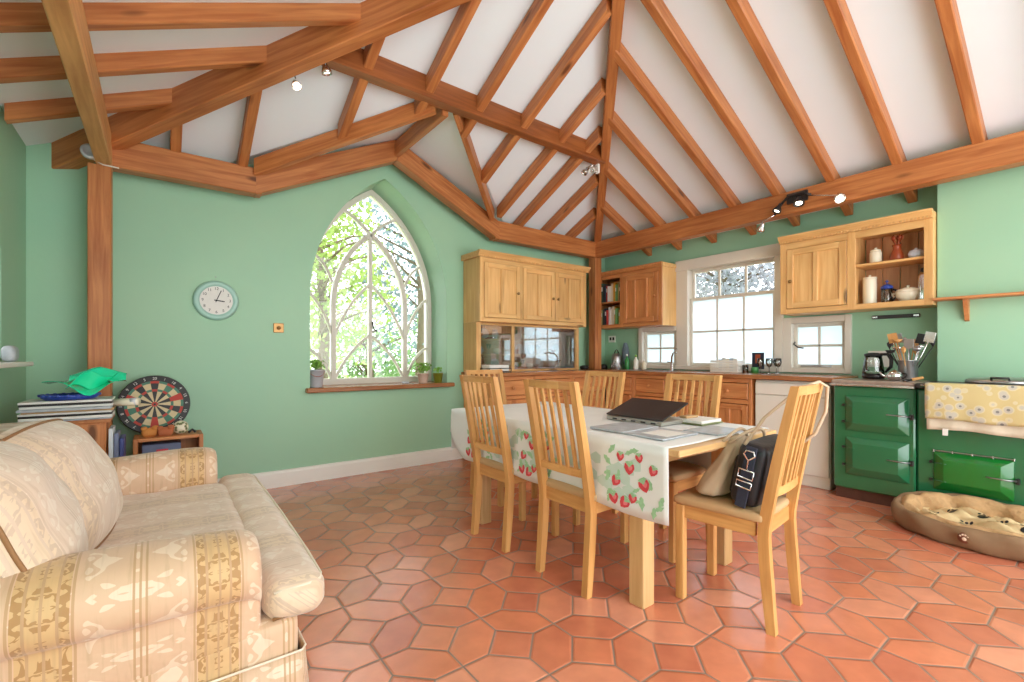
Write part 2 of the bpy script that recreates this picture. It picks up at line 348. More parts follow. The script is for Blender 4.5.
    def lathe(s,prof,c,m,n=24,smooth=True,mat=None,sx=1,sy=1):
        c=Vector(c); vs=[]
        for r,z in prof:
            for k in range(n):
                a=2*PI*k/n; p=Vector((r*math.cos(a)*sx,r*math.sin(a)*sy,z))
                vs.append(c+(mat@p if mat is not None else p))
        fs=[]
        for i in range(len(prof)-1):
            for k in range(n): fs.append([i*n+k,i*n+(k+1)%n,(i+1)*n+(k+1)%n,(i+1)*n+k])
        if prof[0][0]>1e-5: fs.append(list(range(n)))
        if prof[-1][0]>1e-5: fs.append(list(range((len(prof)-1)*n,len(prof)*n)))
        s.add(vs,fs,m,smooth)
    def prism(s,poly,fn,d0,d1,m,g=None,smooth=False):
        # poly: 2-D outline; fn(u,v,d) -> point
        n=len(poly); vs=[fn(u,v,d0) for u,v in poly]+[fn(u,v,d1) for u,v in poly]
        fs=[[i,(i+1)%n,(i+1)%n+n,i+n] for i in range(n)]+[list(range(n)),list(range(n,2*n))]
        s.add(vs,fs,m,smooth,g)
    def holed(s,outline,holes,fn,d0,d1,m):
        bm=bmesh.new(); loops=[outline]+holes; ed=[]; allp=[]
        for lp in loops:
            bv=[bm.verts.new((u,v,0)) for u,v in lp]; allp.append(bv)
            for i in range(len(bv)): ed.append(bm.edges.new((bv[i],bv[(i+1)%len(bv)])))
        bmesh.ops.triangle_fill(bm,edges=ed,use_beauty=True)
        bm.verts.index_update(); pts=[(v.co.x,v.co.y) for v in bm.verts]; n=len(pts)
        fs=[[v.index for v in f.verts] for f in bm.faces]; fs2=[[i+n for i in f] for f in fs]
        side=[[e.verts[0].index,e.verts[1].index,e.verts[1].index+n,e.verts[0].index+n] for e in bm.edges if len(e.link_faces)==1]
        vs=[fn(u,v,d0) for u,v in pts]+[fn(u,v,d1) for u,v in pts]
        s.add(vs,fs+fs2+side,m); bm.free()
    def soft(s,c,h,r,m,seg=12,bulge=(0,0,0),wr=0,mat=None,gf=None,seed=0):
        # rounded, gently bulging upholstery block
        c=Vector(c); h=Vector(h); key={}; vs=[];fs=[]
        def vert(p):
            k=tuple(round(x,5) for x in p)
            if k in key: return key[k]
            q=Vector([p[i]*h[i] for i in range(3)]); inn=Vector([max(-(h[i]-r),min(h[i]-r,q[i])) for i in range(3)])
            d=q-inn
            if d.length>1e-9: q=inn+d.normalized()*min(r,max(abs(d.x),abs(d.y),abs(d.z))) if False else inn+d.normalized()*r
            e=[1-min(1,abs(p[i]))**2 for i in range(3)]
            q.x+=math.copysign(bulge[0]*e[1]*e[2],p[0])*(abs(p[0])>.5); q.y+=math.copysign(bulge[1]*e[0]*e[2],p[1])*(abs(p[1])>.5); q.z+=math.copysign(bulge[2]*e[0]*e[1],p[2])*(abs(p[2])>.5)
            if wr:
                q.z+=wr*math.sin(q.x*19+seed+2*math.sin(q.y*9+seed))*math.cos(q.y*13+seed*2); q.x+=wr*.7*math.sin(q.y*17+seed)*math.cos(q.z*15)
            key[k]=len(vs); vs.append(q); return key[k]
        def tt(i):
            x=-1+2*i/seg
            return math.copysign(1-(1-abs(x))**1.5,x)
        for a in range(3):
            o=[i for i in range(3) if i!=a]
            for sg in (-1,1):
                for i in range(seg):
                    for j in range(seg):
                        q=[]
                        for (di,dj) in ((0,0),(1,0),(1,1),(0,1)):
                            p=[0,0,0]; p[a]=sg; p[o[0]]=tt(i+di); p[o[1]]=tt(j+dj); q.append(vert(p))
                        fs.append(q)
        pts=[(mat@v if mat is not None else v)+c for v in vs]
        g=[gf(v,p) for v,p in zip(vs,pts)] if gf else pts
        s.add(pts,fs,m,True,g)
    def build(s,name,parent=None,origin=None,kind=None):
        me=bpy.data.meshes.new(name)
        org=Vector(origin) if origin is not None else Vector((0,0,0))
        if parent is not None: org=Vector(parent.get('_o',(0,0,0)))
        me.from_pydata([tuple(v-org) for v in s.v],[],s.f)
        for m in s.mats: me.materials.append(m)
        me.polygons.foreach_set('material_index',s.fm); me.polygons.foreach_set('use_smooth',s.fs)
        at=me.attributes.new('grain','FLOAT_VECTOR','POINT'); at.data.foreach_set('vector',[x for v in s.g for x in v])
        bm=bmesh.new(); bm.from_mesh(me); bmesh.ops.recalc_face_normals(bm,faces=bm.faces); bm.to_mesh(me); bm.free()
        me.update()
        o=bpy.data.objects.new(name,me); COL.objects.link(o)
        if parent is not None: o.parent=parent; o['_o']=tuple(org)
        else: o.location=org; o['_o']=tuple(org)
        if kind: o['kind']=kind
        return o
def tag(o,label,cat,group=None,kind=None):
    o['label']=label; o['category']=cat
    if group: o['group']=group
    if kind: o['kind']=kind
    return o
def thing(name,loc,label,cat,group=None):
    o=bpy.data.objects.new(name,None); o.empty_display_size=.1; COL.objects.link(o); o.location=loc; o['_o']=tuple(loc)
    return tag(o,label,cat,group)
def copy_thing(src,loc,rotz,label,group=None):
    def rec(o,par):
        c=o.copy(); COL.objects.link(c)
        if par is not None: c.parent=par
        for ch in list(o.children): rec(ch,c)
        return c
    c=rec(src,None); c.location=loc; c.rotation_euler=(0,0,rotz); c['label']=label
    if group: c['group']=group
    return c
def text_part(txt,size,mat,mtx,parent,name='lettering',ext=.0008):
    cu=bpy.data.curves.new(name,'FONT'); cu.body=txt; cu.size=size; cu.extrude=ext; cu.align_x='CENTER'; cu.align_y='CENTER'
    o=bpy.data.objects.new(name,cu); me=bpy.data.meshes.new_from_object(o); bpy.data.objects.remove(o); bpy.data.curves.remove(cu)
    me.materials.clear(); me.materials.append(mat)
    org=Vector(parent.get('_o',(0,0,0)))
    me.transform(Matrix.Translation(-org)@mtx)
    o=bpy.data.objects.new(name,me); COL.objects.link(o); o.parent=parent; return o
def bez(p0,p1,p2,n=8):
    p0,p1,p2=Vector(p0),Vector(p1),Vector(p2); return [p0*(1-t)**2+p1*2*t*(1-t)+p2*t*t for t in [i/n for i in range(n+1)]]

# ------------------------------------------------------------------ the shell
XL,XR,YB,YF=-.7,4.95,4.35,-1.7
SL=.462
fx=lambda u,v,d:(u,d,v)     # (X,Z) outline extruded in Y
fy=lambda u,v,d:(d,u,v)     # (Y,Z) outline extruded in X
m=MB(); m.box((XL-.4,YF-.1,-.08),(XR+.4,YB+.44,0),M['floor'],0); m.build('floor',kind='structure')
# arch outline
AXC,AW,ASP,ASILL=1.75,1.38,1.655,.83
def arch(x0,x1,zs,z0,n=16,r=None):
    w=x1-x0; r=r or w; pts=[(x0,z0),(x1,z0)]
    # right arc centre x1-r
    xm=(x0+x1)/2; a1=math.acos((xm-(x1-r))/r)
    for i in range(n+1): a=a1*i/n; pts.append((x1-r+r*math.cos(a),zs+r*math.sin(a)))
    for i in range(n-1,-1,-1): a=a1*i/n; pts.append((x0+r-r*math.cos(a),zs+r*math.sin(a)))
    return pts
hole=arch(AXC-AW/2,AXC+AW/2,ASP,ASILL)
m=MB(); m.holed([(XL-.2,0),(XR+.2,0),(XR+.2,2.45),(4.73,2.60),(3.246,2.60),(1.77,3.18),(.294,2.60),(-.51,2.60),(XL-.2,2.45)],[hole],fx,YB,YB+.44,M['wall'])
m.build('wall_back',kind='structure')
m=MB(); ow=(1.45,3.76)
m.holed([(YF,0),(YB+.2,0),(YB+.2,2.495),(YF,2.495)],[[(1.47,.97),(2.02,.97),(2.02,.9701),(3.21,.9701),(3.21,.97),(3.74,.97),(3.74,1.46),(3.2,1.46),(3.2,2.21),(2.03,2.21),(2.03,1.46),(1.47,1.46)]],fy,XR,XR+.25,M['wall'])
m.build('wall_right',kind='structure')
m=MB(); m.box((4.72,YF,0),(XR,.84,2.60),M['wall'],.004); m.build('wall_chimney',kind='structure')
m=MB(); m.holed([(YF,0),(YB+.2,0),(YB+.2,2.5),(YF,2.5)],[[(1.6,1.1),(3.74,1.1),(3.74,1.72),(1.6,1.72)]],fy,XL-.3,XL,M['wall'])
m.build('wall_left',kind='structure')
m=MB(); m.holed([(XL-.2,0),(XR+.2,0),(XR+.2,2.5),(2.11,3.87),(XL-.2,2.5)],[[(-.3,.02),(4.5,.02),(4.5,2.4),(-.3,2.4)]],fx,YF-.15,YF,M['wall']); m.build('wall_rear',kind='structure')
zc=lambda t:2.70+SL*t
m=MB(); c=M['ceiling']
def cp(*pts): m.add(pts,[list(range(len(pts)))],c)
e=-.49; ze=zc(e); YH=4.59; rt=2.37; zr=zc(rt); ap=(1.77,3.14,zc(.96)); rd=(2.11,1.73,zr)
cp((4.97,4.59,ze),rd,(2.11,YF-.1,zr),(4.97,YF-.1,ze)); cp((-.75,4.59,ze),rd,(2.11,YF-.1,zr),(-.75,YF-.1,ze))
cp((-.75,4.59,ze),rd,ap); cp((-.75,4.59,ze),ap,(.002,4.59,ze)); cp((4.97,4.59,ze),rd,ap); cp((4.97,4.59,ze),ap,(3.538,4.59,ze))
cp(ap,(1.77,4.59,ap[2]),(.002,4.59,ze)); cp(ap,(1.77,4.59,ap[2]),(3.538,4.59,ze))
o=m.build('ceiling',kind='structure')
for f in o.data.polygons: pass
bm=bmesh.new(); bm.from_mesh(o.data); bmesh.ops.remove_doubles(bm,verts=bm.verts,dist=1e-4)
ext=bmesh.ops.extrude_face_region(bm,geom=bm.faces[:]); bmesh.ops.translate(bm,vec=(0,0,.06),verts=[g for g in ext['geom'] if isinstance(g,bmesh.types.BMVert)])
bmesh.ops.recalc_face_normals(bm,faces=bm.faces); bm.to_mesh(o.data); bm.free()
m=MB(); m.prism([(YB,0),(YB-.022,0),(YB-.022,.115),(YB-.014,.135),(YB,.14)],lambda u,v,d:(d,u,v),XL,2.62,M['white_paint']); m.build('baseboard_back',kind='structure')
m=MB(); m.prism([(XL,0),(XL+.022,0),(XL+.022,.115),(XL+.014,.135),(XL,.14)],lambda u,v,d:(u,d,v),YF,YB-.022,M['white_paint']); m.build('baseboard_left',kind='structure')

# arched window (gothic intersecting tracery)
WY=4.74
fr=thing('window_1',(AXC,WY,ASILL),'tall gothic arched window with pale tracery in the far green wall','window'); fr['kind']='structure'
def bars(paths,w,d,mat,name,par):
    m=MB()
    for pts in paths:
        for i in range(len(pts)-1):
            p=Vector((pts[i][0],WY,pts[i][1])); q=Vector((pts[i+1][0],WY,pts[i+1][1])); e=(q-p).normalized()*.004
            m.obox(p-e,q+e,d,w,mat,up=Vector((0,1,0)).cross(q-p),bev=.002)
    return m.build(name,par)
x0,x1=AXC-AW/2,AXC+AW/2
def arc(xc,r,a0,a1,zs=ASP,n=12): return [(xc+r*math.cos(math.radians(a0+(a1-a0)*i/n)),zs+r*math.sin(math.radians(a0+(a1-a0)*i/n))) for i in range(n+1)]
ins=.02; mlx,mrx=1.37,2.13
outer=arch(x0+ins,x1-ins,ASP,ASILL+.02,14)
m=MB()
outer2=arch(x0+.055,x1-.055,ASP,ASILL+.06,14,r=AW-.055)
m.holed(arch(x0+.002,x1-.002,ASP,ASILL+.002,14),[outer2],fx,WY-.04,WY+.04,M['grey_paint']); m.build('outer_frame',fr)
# central light: mullions and arch
wc=mrx-mlx; zcs=1.62
bars([[(mlx,ASILL+.05),(mlx,zcs)],[(mrx,ASILL+.05),(mrx,zcs)]],.045,.06,M['grey_paint'],'mullion',fr)
cr=.95
ca=math.degrees(math.acos((cr-wc/2)/cr))
bars([arc(mrx-cr,cr,0,ca,zcs),arc(mlx+cr,cr,180,180-ca,zcs)],.045,.06,M['grey_paint'],'tracery',fr)
ztp=zcs+cr*math.sin(math.radians(ca)); bars([[(p.x,p.y) for p in bez((1.75,ztp-.01,0),(1.64,ztp+.13,0),(1.475,ztp+.21,0),6)],[(p.x,p.y) for p in bez((1.75,ztp-.01,0),(1.86,ztp+.13,0),(2.02,ztp+.20,0),6)]],.03,.04,M['grey_paint'],'tracery',fr)
bars([[(1.745,ASILL+.05),(1.745,zcs+.76)]],.035,.05,M['grey_paint'],'mullion',fr)
thin=[]
for (xa,za,xb,zb,bx) in ((1.38,1.30,1.73,1.85,-.06),(1.38,.86,1.73,1.32,-.06),(1.76,1.85,2.12,1.30,.06),(1.76,1.32,2.12,.86,.06),
    (2.13,1.87,2.30,2.10,-.02),(2.14,1.33,2.38,1.74,-.04),(2.15,.88,2.38,1.2,-.04),(1.2,2.1,1.36,1.85,.02),(1.12,1.76,1.36,1.33,.04),(1.12,1.2,1.35,.9,.04)):
    thin.append([(p.x,p.y) for p in bez((xa,za,0),((xa+xb)/2+bx,(za+zb)/2+.06,0),(xb,zb,0),7)])
bars(thin,.024,.03,M['grey_paint'],'glazing_bar',fr)
m=MB(); m.prism(arch(x0+.06,x1-.06,ASP,ASILL+.06,14,r=AW-.07),fx,WY-.003,WY+.003,M['glass']); m.build('pane',fr)
m=MB(); m.tube([(1.80,WY-.05,1.37),(1.76,WY-.06,1.40),(1.75,WY-.06,1.47)],.008,M['iron']); m.build('latch',fr)
m=MB(); m.box((1.02,YB-.07,.79),(2.5,YB+.38,.832),M['worktop'],.008); o=m.build('window_sill'); o['kind']='structure'; 
# left window (mostly out of frame)
fl=thing('window_2',(XL-.15,2.7,1.1),'window with white sill in the left wall at the photo edge','window'); fl['kind']='structure'
m=MB(); m.holed([(1.6,1.1),(3.74,1.1),(3.74,1.72),(1.6,1.72)],[[(1.66,1.16),(2.62,1.16),(2.62,1.66),(1.66,1.66)],[(2.7,1.16),(3.68,1.16),(3.68,1.66),(2.7,1.66)]],fy,XL-.2,XL-.15,M['white_paint']); m.build('frame',fl)
m=MB(); m.box((XL-.18,1.62,1.12),(XL-.175,3.72,1.7),M['glass'],0); m.build('pane',fl)
m=MB(); m.box((XL-.15,1.5,1.06),(XL+.12,3.80,1.085),M['white_paint'],.005); m.build('sill',fl)
# right triple window
fw=thing('window_3',(XR,2.6,.97),'pale painted sash window over the worktop with small casements each side','window'); fw['kind']='structure'
gp=M['grey_paint']
m=MB(); X0,X1=XR-.035,XR+.12
def yb(ya,ybb,za,zb,x0=X0,x1=X1,mm=gp): m.box((x0,ya,za),(x1,ybb,zb),mm,.004)
yb(3.06,3.21,.98,2.20); yb(2.02,2.10,.98,2.20); yb(2.018,3.212,2.12,2.24,XR-.05); yb(2.018,3.212,.955,1.0,XR-.04)
yb(3.211,3.70,1.42,1.489); yb(3.70,3.76,.955,1.49); yb(3.213,3.70,.956,1.0)
yb(1.50,1.94,1.43,1.489); yb(1.45,1.50,.955,1.49); yb(1.50,1.94,.956,1.0); yb(1.94,2.019,.957,1.49)
m.build('casing',fw)
def sash(name,ya,y2,za,zb,cols,rows,mat,x,b=.035):
    global m
    f=MB(); f.box((x,ya,za),(x+.035,ya+b,zb),gp,.003); f.box((x,y2-b,za),(x+.035,y2,zb),gp,.003); f.box((x+.001,ya+b,za),(x+.034,y2-b,za+b),gp,.003); f.box((x+.001,ya+b,zb-b),(x+.034,y2-b,zb),gp,.003)
    for i in range(1,cols): yy=ya+b+(y2-ya-2*b)*i/cols; f.box((x+.005,yy-.011,za),(x+.03,yy+.011,zb),gp,.003)
    for i in range(1,rows): zz=za+b+(zb-za-2*b)*i/rows; f.box((x+.005,ya,zz-.011),(x+.03,y2,zz+.011),gp,.003)
    o=f.build('sash_frame',fw)
    g=MB(); g.box((x+.015,ya+b-.005,za+b-.005),(x+.019,y2-b+.005,zb-b+.005),mat,0); g.build('pane',o)
    return o
sash('s',2.10,3.06,1.76,2.12,3,1,M['glass'],XR+.06)
sash('s',2.10,3.06,1.0,1.79,3,2,M['frost'],XR+.015)
o=sash('s',3.24,3.70,1.0,1.42,2,2,M['frost'],XR+.02)
o=sash('s',1.50,1.94,1.0,1.43,2,2,M['frost'],XR+.02)
m=MB(); m.tube([(XR-.0,1.92,1.25),(XR-.03,1.92,1.23),(XR-.04,1.88,1.20),(XR-.04,1.83,1.19)],.007,M['iron']); m.build('casement_fastener',fw)
m=MB(); m.tube([(XR-.02,1.86,1.02),(XR-.03,1.6,1.02)],.008,M['steel']); m.build('casement_stay',fw)

# ------------------------------------------------------------------ roof timbers
bmw=M['beam']
def timber(name,p0,p1,w,h,label,cat='beam',group=None,mat=None):
    m=MB(); m.vbeam(p0,p1,w,h,mat or bmw); return tag(m.build(name,origin=p0),label,cat,group)
timber('wall_plate_beam',(4.54,YF,2.39),(4.54,4.22,2.39),.12,.2,'long pine beam along the right wall above the sash window')
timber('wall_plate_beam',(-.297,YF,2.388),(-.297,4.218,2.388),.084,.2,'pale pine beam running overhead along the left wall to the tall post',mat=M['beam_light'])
timber('wall_plate_beam',(-.26,4.16,2.392),(.64,4.16,2.392),.12,.2,'short pine beam left of the arched window, above the clock')
timber('wall_plate_beam',(2.90,4.16,2.392),(4.48,4.16,2.392),.12,.2,'short pine beam right of the arched window, ending at corner post')
timber('gable_rafter',(.60,4.157,2.385),(1.765,4.157,2.948),.12,.2,'sloping beam rising to the left side of the arched window peak')
timber('gable_rafter',(1.772,4.157,2.95),(2.95,4.157,2.385),.12,.2,'sloping beam falling on the right side of the arched window peak')
m=MB(); m.box((-.38,4.1,0),(-.26,4.22,2.392),bmw,.006); tag(m.build('post',origin=(-.32,4.16,0)),'tall orange pine post against the back wall at the left','post')
m=MB(); m.box((4.48,4.1,.942),(4.60,4.22,2.392),bmw,.006); tag(m.build('post',origin=(4.54,4.16,.942)),'orange pine corner post standing on the worktop between cabinets','post')
hipL=lambda t,z0=2.49,s=.45:(-.26-.03+t,4.1+.03-t,z0+s*t)
timber('hip_beam',hipL(-.38),hipL(2.40),.1,.24,'deep pine hip beam rising from tall left post across the top left')
hipR=lambda t:(4.535-t,4.115-t,2.555+SL*t)
timber('hip_beam',hipR(-.4),hipR(2.40),.085,.16,'slim pine hip beam rising steeply from the corner post')
timber('ridge_beam',(2.11,YF,3.6),(2.11,1.8,3.6),.07,.2,'ridge beam at the peak of the roof above frame')
timber('purlin',(.78,3.12,3.02),(3.50,3.12,3.02),.1,.185,'long dark pine purlin crossing the back roof slope between the hips',mat=M['beam_dark'])
timber('valley_rafter',(.60,4.10,2.53),(1.69,3.19,2.99),.06,.13,'valley beam left of the small gable roof over the arched window')
timber('valley_rafter',(2.84,4.08,2.57),(1.87,3.19,3.03),.05,.12,'valley beam right of the small gable roof over the arched window')
timber('gable_ridge',(1.77,4.10,2.985),(1.77,3.18,2.985),.05,.14,'short ridge beam from the peak above the arched window')
rz=lambda t:2.58+SL*t
RY=[3.62,3.2,2.77,2.34,1.93,1.5,1.06,.62,.19,-.24,-.67,-1.1]
LY=[3.74,3.27,2.83,2.39,1.96,1.52,1.09,.65,.22,-.21,-.64,-1.07]
ordn=['first','second','third','fourth','fifth','sixth','seventh','eighth','ninth','tenth','eleventh','twelfth']
for i,y in enumerate(RY):
    tm=min(4.12-y,2.33)
    st=-.44 if y>.84 else -.22
    timber('rafter',(4.48-st,y-.035,rz(st)),(4.48-tm,y-.035,rz(tm)),.064,.12,'pine rafter on the right roof slope, %s counting from the corner post'%ordn[i],'rafter','rafters on the right roof slope')
    yl=LY[i]; tm=min(4.07-yl,2.33); lz=lambda t:2.605+.455*t
    timber('rafter',(-.26-.42,yl,lz(-.42)),(-.26+tm,yl,lz(tm)),.065,.105,'pine rafter on the left roof slope, %s counting from the back wall'%ordn[i],'rafter','rafters on the left roof slope')
BX=[.09,.51,1.12,1.58,2.02,2.47,2.91,3.25,3.67,4.08]
for i,x in enumerate(BX):
    tm=min(x+.24,4.46-x)-.02
    t0=-.22
    if .35<x<3.19:      # starts at the valley
        t0=max(-.22,.82*(1.17-abs(x-1.77))+.03)
        if x in (.51,2.91): t0=-.22 if abs(x-1.77)>1.17 else t0
    timber('rafter',(x,4.1-t0,rz(t0)),(x,4.1-tm,rz(tm)),.065,.115,'pine rafter on the back roof slope, %s from the left'%ordn[i],'rafter','rafters on the back roof slope')

# ------------------------------------------------------------------ cabinets
def knob(m,p,ax,mat,r=.016,l=.03):
    # ax: outward direction
    ax=Vector(ax); mt=ax.to_track_quat('Z','Y').to_matrix()
    m.lathe([(r*.5,0),(r*.45,l*.4),(r,l*.6),(r*1.02,l*.8),(r*.6,l),(0.0001,l*1.02)],p,mat,12,True,mt)
def panel_door(parent,a0,a1,z0,z1,front,axis,cm,knobp=None,panels=1,name='door',th=.022,st=.05,km=None):
    """framed door; axis 'X': door lies in plane X=front facing -X and spans Y a0..a1; axis 'Y': plane Y=front facing -Y spans X"""
    m=MB()
    def bx(aa,ab,za,zb,d0,d1):
        if axis=='X': m.box((front-d1,aa,za),(front-d0,ab,zb),cm,.003)
        else: m.box((aa,front-d1,za),(ab,front-d0,zb),cm,.003)
    bx(a0,a0+st,z0,z1,0,th); bx(a1-st,a1,z0,z1,0,th); bx(a0+st,a1-st,z1-st,z1,0,th); bx(a0+st,a1-st,z0,z0+st,0,th)
    for i in range(1,panels):
        c=a0+(a1-a0)*i/panels; bx(c-.02,c+.02,z0+st,z1-st,0,th)
    bx(a0+st-.004,a1-st+.004,z0+st-.004,z1-st+.004,0,th*.35)
    d=m.build(name,parent)
    if knobp:
        k=MB(); 
        if axis=='X': knob(k,(front-th,knobp[0],knobp[1]),(-1,0,0),km or cm)
        else: knob(k,(knobp[0],front-th,knobp[1]),(0,-1,0),km or cm)
        k.build('knob',d)
    return d
def slab_drawer(parent,a0,a1,z0,z1,front,axis,cm,km):
    m=MB()
    def bx(aa,ab,za,zb,d0,d1,b=.005):
        if axis=='X': m.box((front-d1,aa,za),(front-d0,ab,zb),cm,b)
        else: m.box((aa,front-d1,za),(ab,front-d0,zb),cm,b)
    bx(a0,a1,z0,z1,0,.018)
    d=m.build('drawer',parent); k=MB(); c=(a0+a1)/2; zz=(z0+z1)/2
    if axis=='X': knob(k,(front-.018,c,zz),(-1,0,0),km,.02)
    else: knob(k,(c,front-.018,zz),(0,-1,0),km,.02)
    k.build('knob',d)
cb=M['cab_base']
def base_unit(a0,a1,axis,front,back,label,doors=1):
    if axis=='X': root=thing('base_cabinet',(front,(a0+a1)/2,0),label,'cabinet','pine base cabinets')
    else: root=thing('base_cabinet',((a0+a1)/2,front,0),label,'cabinet','pine base cabinets')
    m=MB()
    def bx(aa,ab,za,zb,d0,d1):
        if axis=='X': m.box((front+d0,aa,za),(front+d1,ab,zb),cb,.003)
        else: m.box((aa,front+d0,za),(ab,front+d1,zb),cb,.003)
    D=back-front-.002
    bx(a0+.001,a0+.03,.0,.9,0,D); bx(a1-.03,a1-.001,.0,.9,0,D); bx(a0+.03,a1-.03,.86,.9,0,.03); bx(a0+.03,a1-.03,.66,.70,0,.03); bx(a0+.03,a1-.03,.08,.11,0,D)
    bx(a0+.03,a1-.03,0,.08,.04,.06); bx(a0+.03,a1-.03,.11,.66,D-.02,D)
    m.build('carcass',root)
    slab_drawer(root,a0+.035,a1-.035,.705,.855,front+.012,axis,cb,cb)
    w=(a1-a0-.07)/doors
    for i in range(doors):
        panel_door(root,a0+.035+i*w,a0+.035+(i+1)*w-.003,.115,.655,front+.012,axis,cb,(a0+.035+(i+1)*w-.04 if i==0 else a0+.035+i*w+.04,.5),2)
base_unit(2.97,3.42,'X',4.38,4.94,'pine base cabinet with drawer, behind the laptop')
base_unit(2.52,2.97,'X',4.38,4.94,'pine base cabinet with drawer, under the left half of the sash window')
base_unit(2.07,2.52,'X',4.38,4.94,'pine base cabinet with drawer, immediately left of the white dishwasher')
base_unit(3.42,3.84,'X',4.38,4.94,'pine base cabinet with drawer, right of the corner post')
base_unit(2.64,3.22,'Y',3.84,4.34,'pine base cabinet with drawer, left end under the glass dresser',2)
base_unit(3.22,3.80,'Y',3.84,4.34,'pine base cabinet with drawer, middle of the run under the dresser',2)
base_unit(3.80,4.37,'Y',3.84,4.34,'pine base cabinet with drawer, in the corner left of the post',2)
m=MB(); m.box((4.345,1.40,.902),(4.945,3.80,.941),M['worktop'],.006); m.box((2.61,3.80,.902),(4.945,4.345,.941),M['worktop'],.006)
tag(m.build('worktop',origin=(4.6,2.6,.902)),'L-shaped timber worktop running under the sash window and glass dresser','worktop')
# dishwasher
dw=thing('dishwasher',(4.4,1.74,0),'white dishwasher between the pine cabinets and the green range','dishwasher')
m=MB(); m.box((4.42,1.445,.0),(4.94,2.05,.895),M['white_enamel'],.004); m.build('body',dw)
m=MB(); m.box((4.398,1.45,.10),(4.42,2.045,.76),M['white_enamel'],.006); m.build('door',dw)
m=MB(); m.box((4.396,1.45,.765),(4.42,2.045,.875),M['white_enamel'],.006); p=m.build('control_panel',dw)
m=MB(); m.box((4.392,1.62,.80),(4.397,1.72,.83),M['black'],.001); m.build('display',p)
# upper cabinet right (open shelves)
ck=M['cab']
uc=thing('wall_cabinet',(4.65,1.39,1.5),'honey pine wall cabinet with open crockery shelves, right of the sash window','cabinet')
m=MB(); xf=4.65; xb=4.948
m.box((xf,.845,1.505),(xb,.87,2.16),ck); m.box((xf,1.90,1.505),(xb,1.925,2.16),ck); m.box((xf,.87,1.505),(xb,1.90,1.53),ck); m.box((xf,.87,2.135),(xb,1.90,2.16),ck); m.box((xf,1.35,1.53),(xb,1.372,2.135),ck)
m.box((xf-.018,.845,1.505),(xf,.90,2.16),ck); m.box((xf-.018,1.335,1.505),(xf,1.395,2.16),ck); m.box((xf-.018,1.87,1.505),(xf,1.925,2.16),ck); m.box((xf-.0165,.895,2.10),(xf,1.875,2.159),ck); m.box((xf-.0165,.895,1.506),(xf,1.875,1.55),ck)
m.build('carcass',uc)
for k in range(6):
    pass
m=MB()
for k in range(4): m.box((xb-.014,.872+k*.119,1.53),(xb-.002,.872+(k+1)*.119-.004,2.135),M['dark_panel'],.003)
m.build('back_panel',uc)
m=MB(); m.box((xf+.01,.872,1.865),(xb-.016,1.348,1.885),ck,.004); m.build('shelf',uc)
def crown(par,a0,a1,z,front,axis,back):
    m=MB(); prof=[(0,0),(-.012,0),(-.016,.02),(-.035,.045),(-.042,.05),(-.042,.065),(0,.065)]
    f=(lambda u,v,d:(front+u,d,z+v)) if axis=='X' else (lambda u,v,d:(d,front+u,z+v))
    g=[Vector((d,u,v)) for d in (a0,a1) for u,v in prof]
    m.prism(prof,f,a0,a1,ck,g)
    if axis=='X': m.box((front,a0,z),(back,a1,z+.06),ck)
    else: m.box((a0,front,z),(a1,back,z+.06),ck)
    # dentils
    n=int(abs(a1-a0)/.022)
    for i in range(n):
        a=a0+(a1-a0)*(i+.5)/n
        if axis=='X': m.box((front-.022,a-.006,z+.002),(front-.01,a+.006,z+.018),ck,.001)
        else: m.box((a-.006,front-.022,z+.002),(a+.006,front-.01,z+.018),ck,.001)
    m.build('cornice',par)
crown(uc,.845,1.93,2.16,xf-.018,'X',xb)
panel_door(uc,1.398,1.868,1.553,2.097,xf-.001,'X',ck,(1.83,1.80),2,st=.055,km=M['brass'])
# upper cabinet left of window, with books
ul=thing('wall_cabinet',(4.65,3.7,1.47),'orange pine wall cabinet with bookshelf between corner post and sash window','cabinet')
m=MB(); y0,y1,z0,z1=3.21,4.28,1.475,2.16
m.box((xf,y0,z0),(xb,y0+.025,z1),ck); m.box((xf,y1-.025,z0),(xb,y1,z1),cb); m.box((xf,y0+.025,z0),(xb,y1-.025,z0+.025),cb); m.box((xf,y0+.025,z1-.025),(xb,y1-.025,z1),cb); m.box((xf,3.80,z0),(xb,3.82,z1),cb); m.box((xb-.02,y0+.025,z0+.025),(xb,y1-.025,z1-.025),cb)
m.box((xf-.016,y0,z0),(xf,y0+.05,z1),cb); m.box((xf-.016,3.78,z0),(xf,3.83,z1),cb); m.box((xf-.0145,y0+.002,z1-.05),(xf,y1-.001,z1-.001),cb); m.box((xf-.0145,y0+.002,z0+.001),(xf,y1-.001,z0+.045),cb)
m.build('carcass',ul)
m=MB(); m.box((xf,3.82,1.80),(xb-.02,y1-.025,1.818),cb); m.build('shelf',ul)
m=MB(); m.prism([(0,0),(-.02,0),(-.03,.03),(-.03,.05),(0,.05)],lambda u,v,d:(xf-.016+u,d,z1+v),y0-.01,y1,cb); m.box((xf-.016,y0-.012,z1),(xb,y1,z1+.05),ck); m.build('cornice',ul)
panel_door(ul,3.262,3.778,1.523,2.107,xf-.001,'X',cb,(3.30,1.82),3,st=.06)
bcols=[(230,225,210),(60,60,66),(206,150,40),(190,60,50),(90,150,80),(235,235,235),(50,80,60),(214,206,180),(40,46,60),(120,170,110),(240,238,230),(200,180,120)]
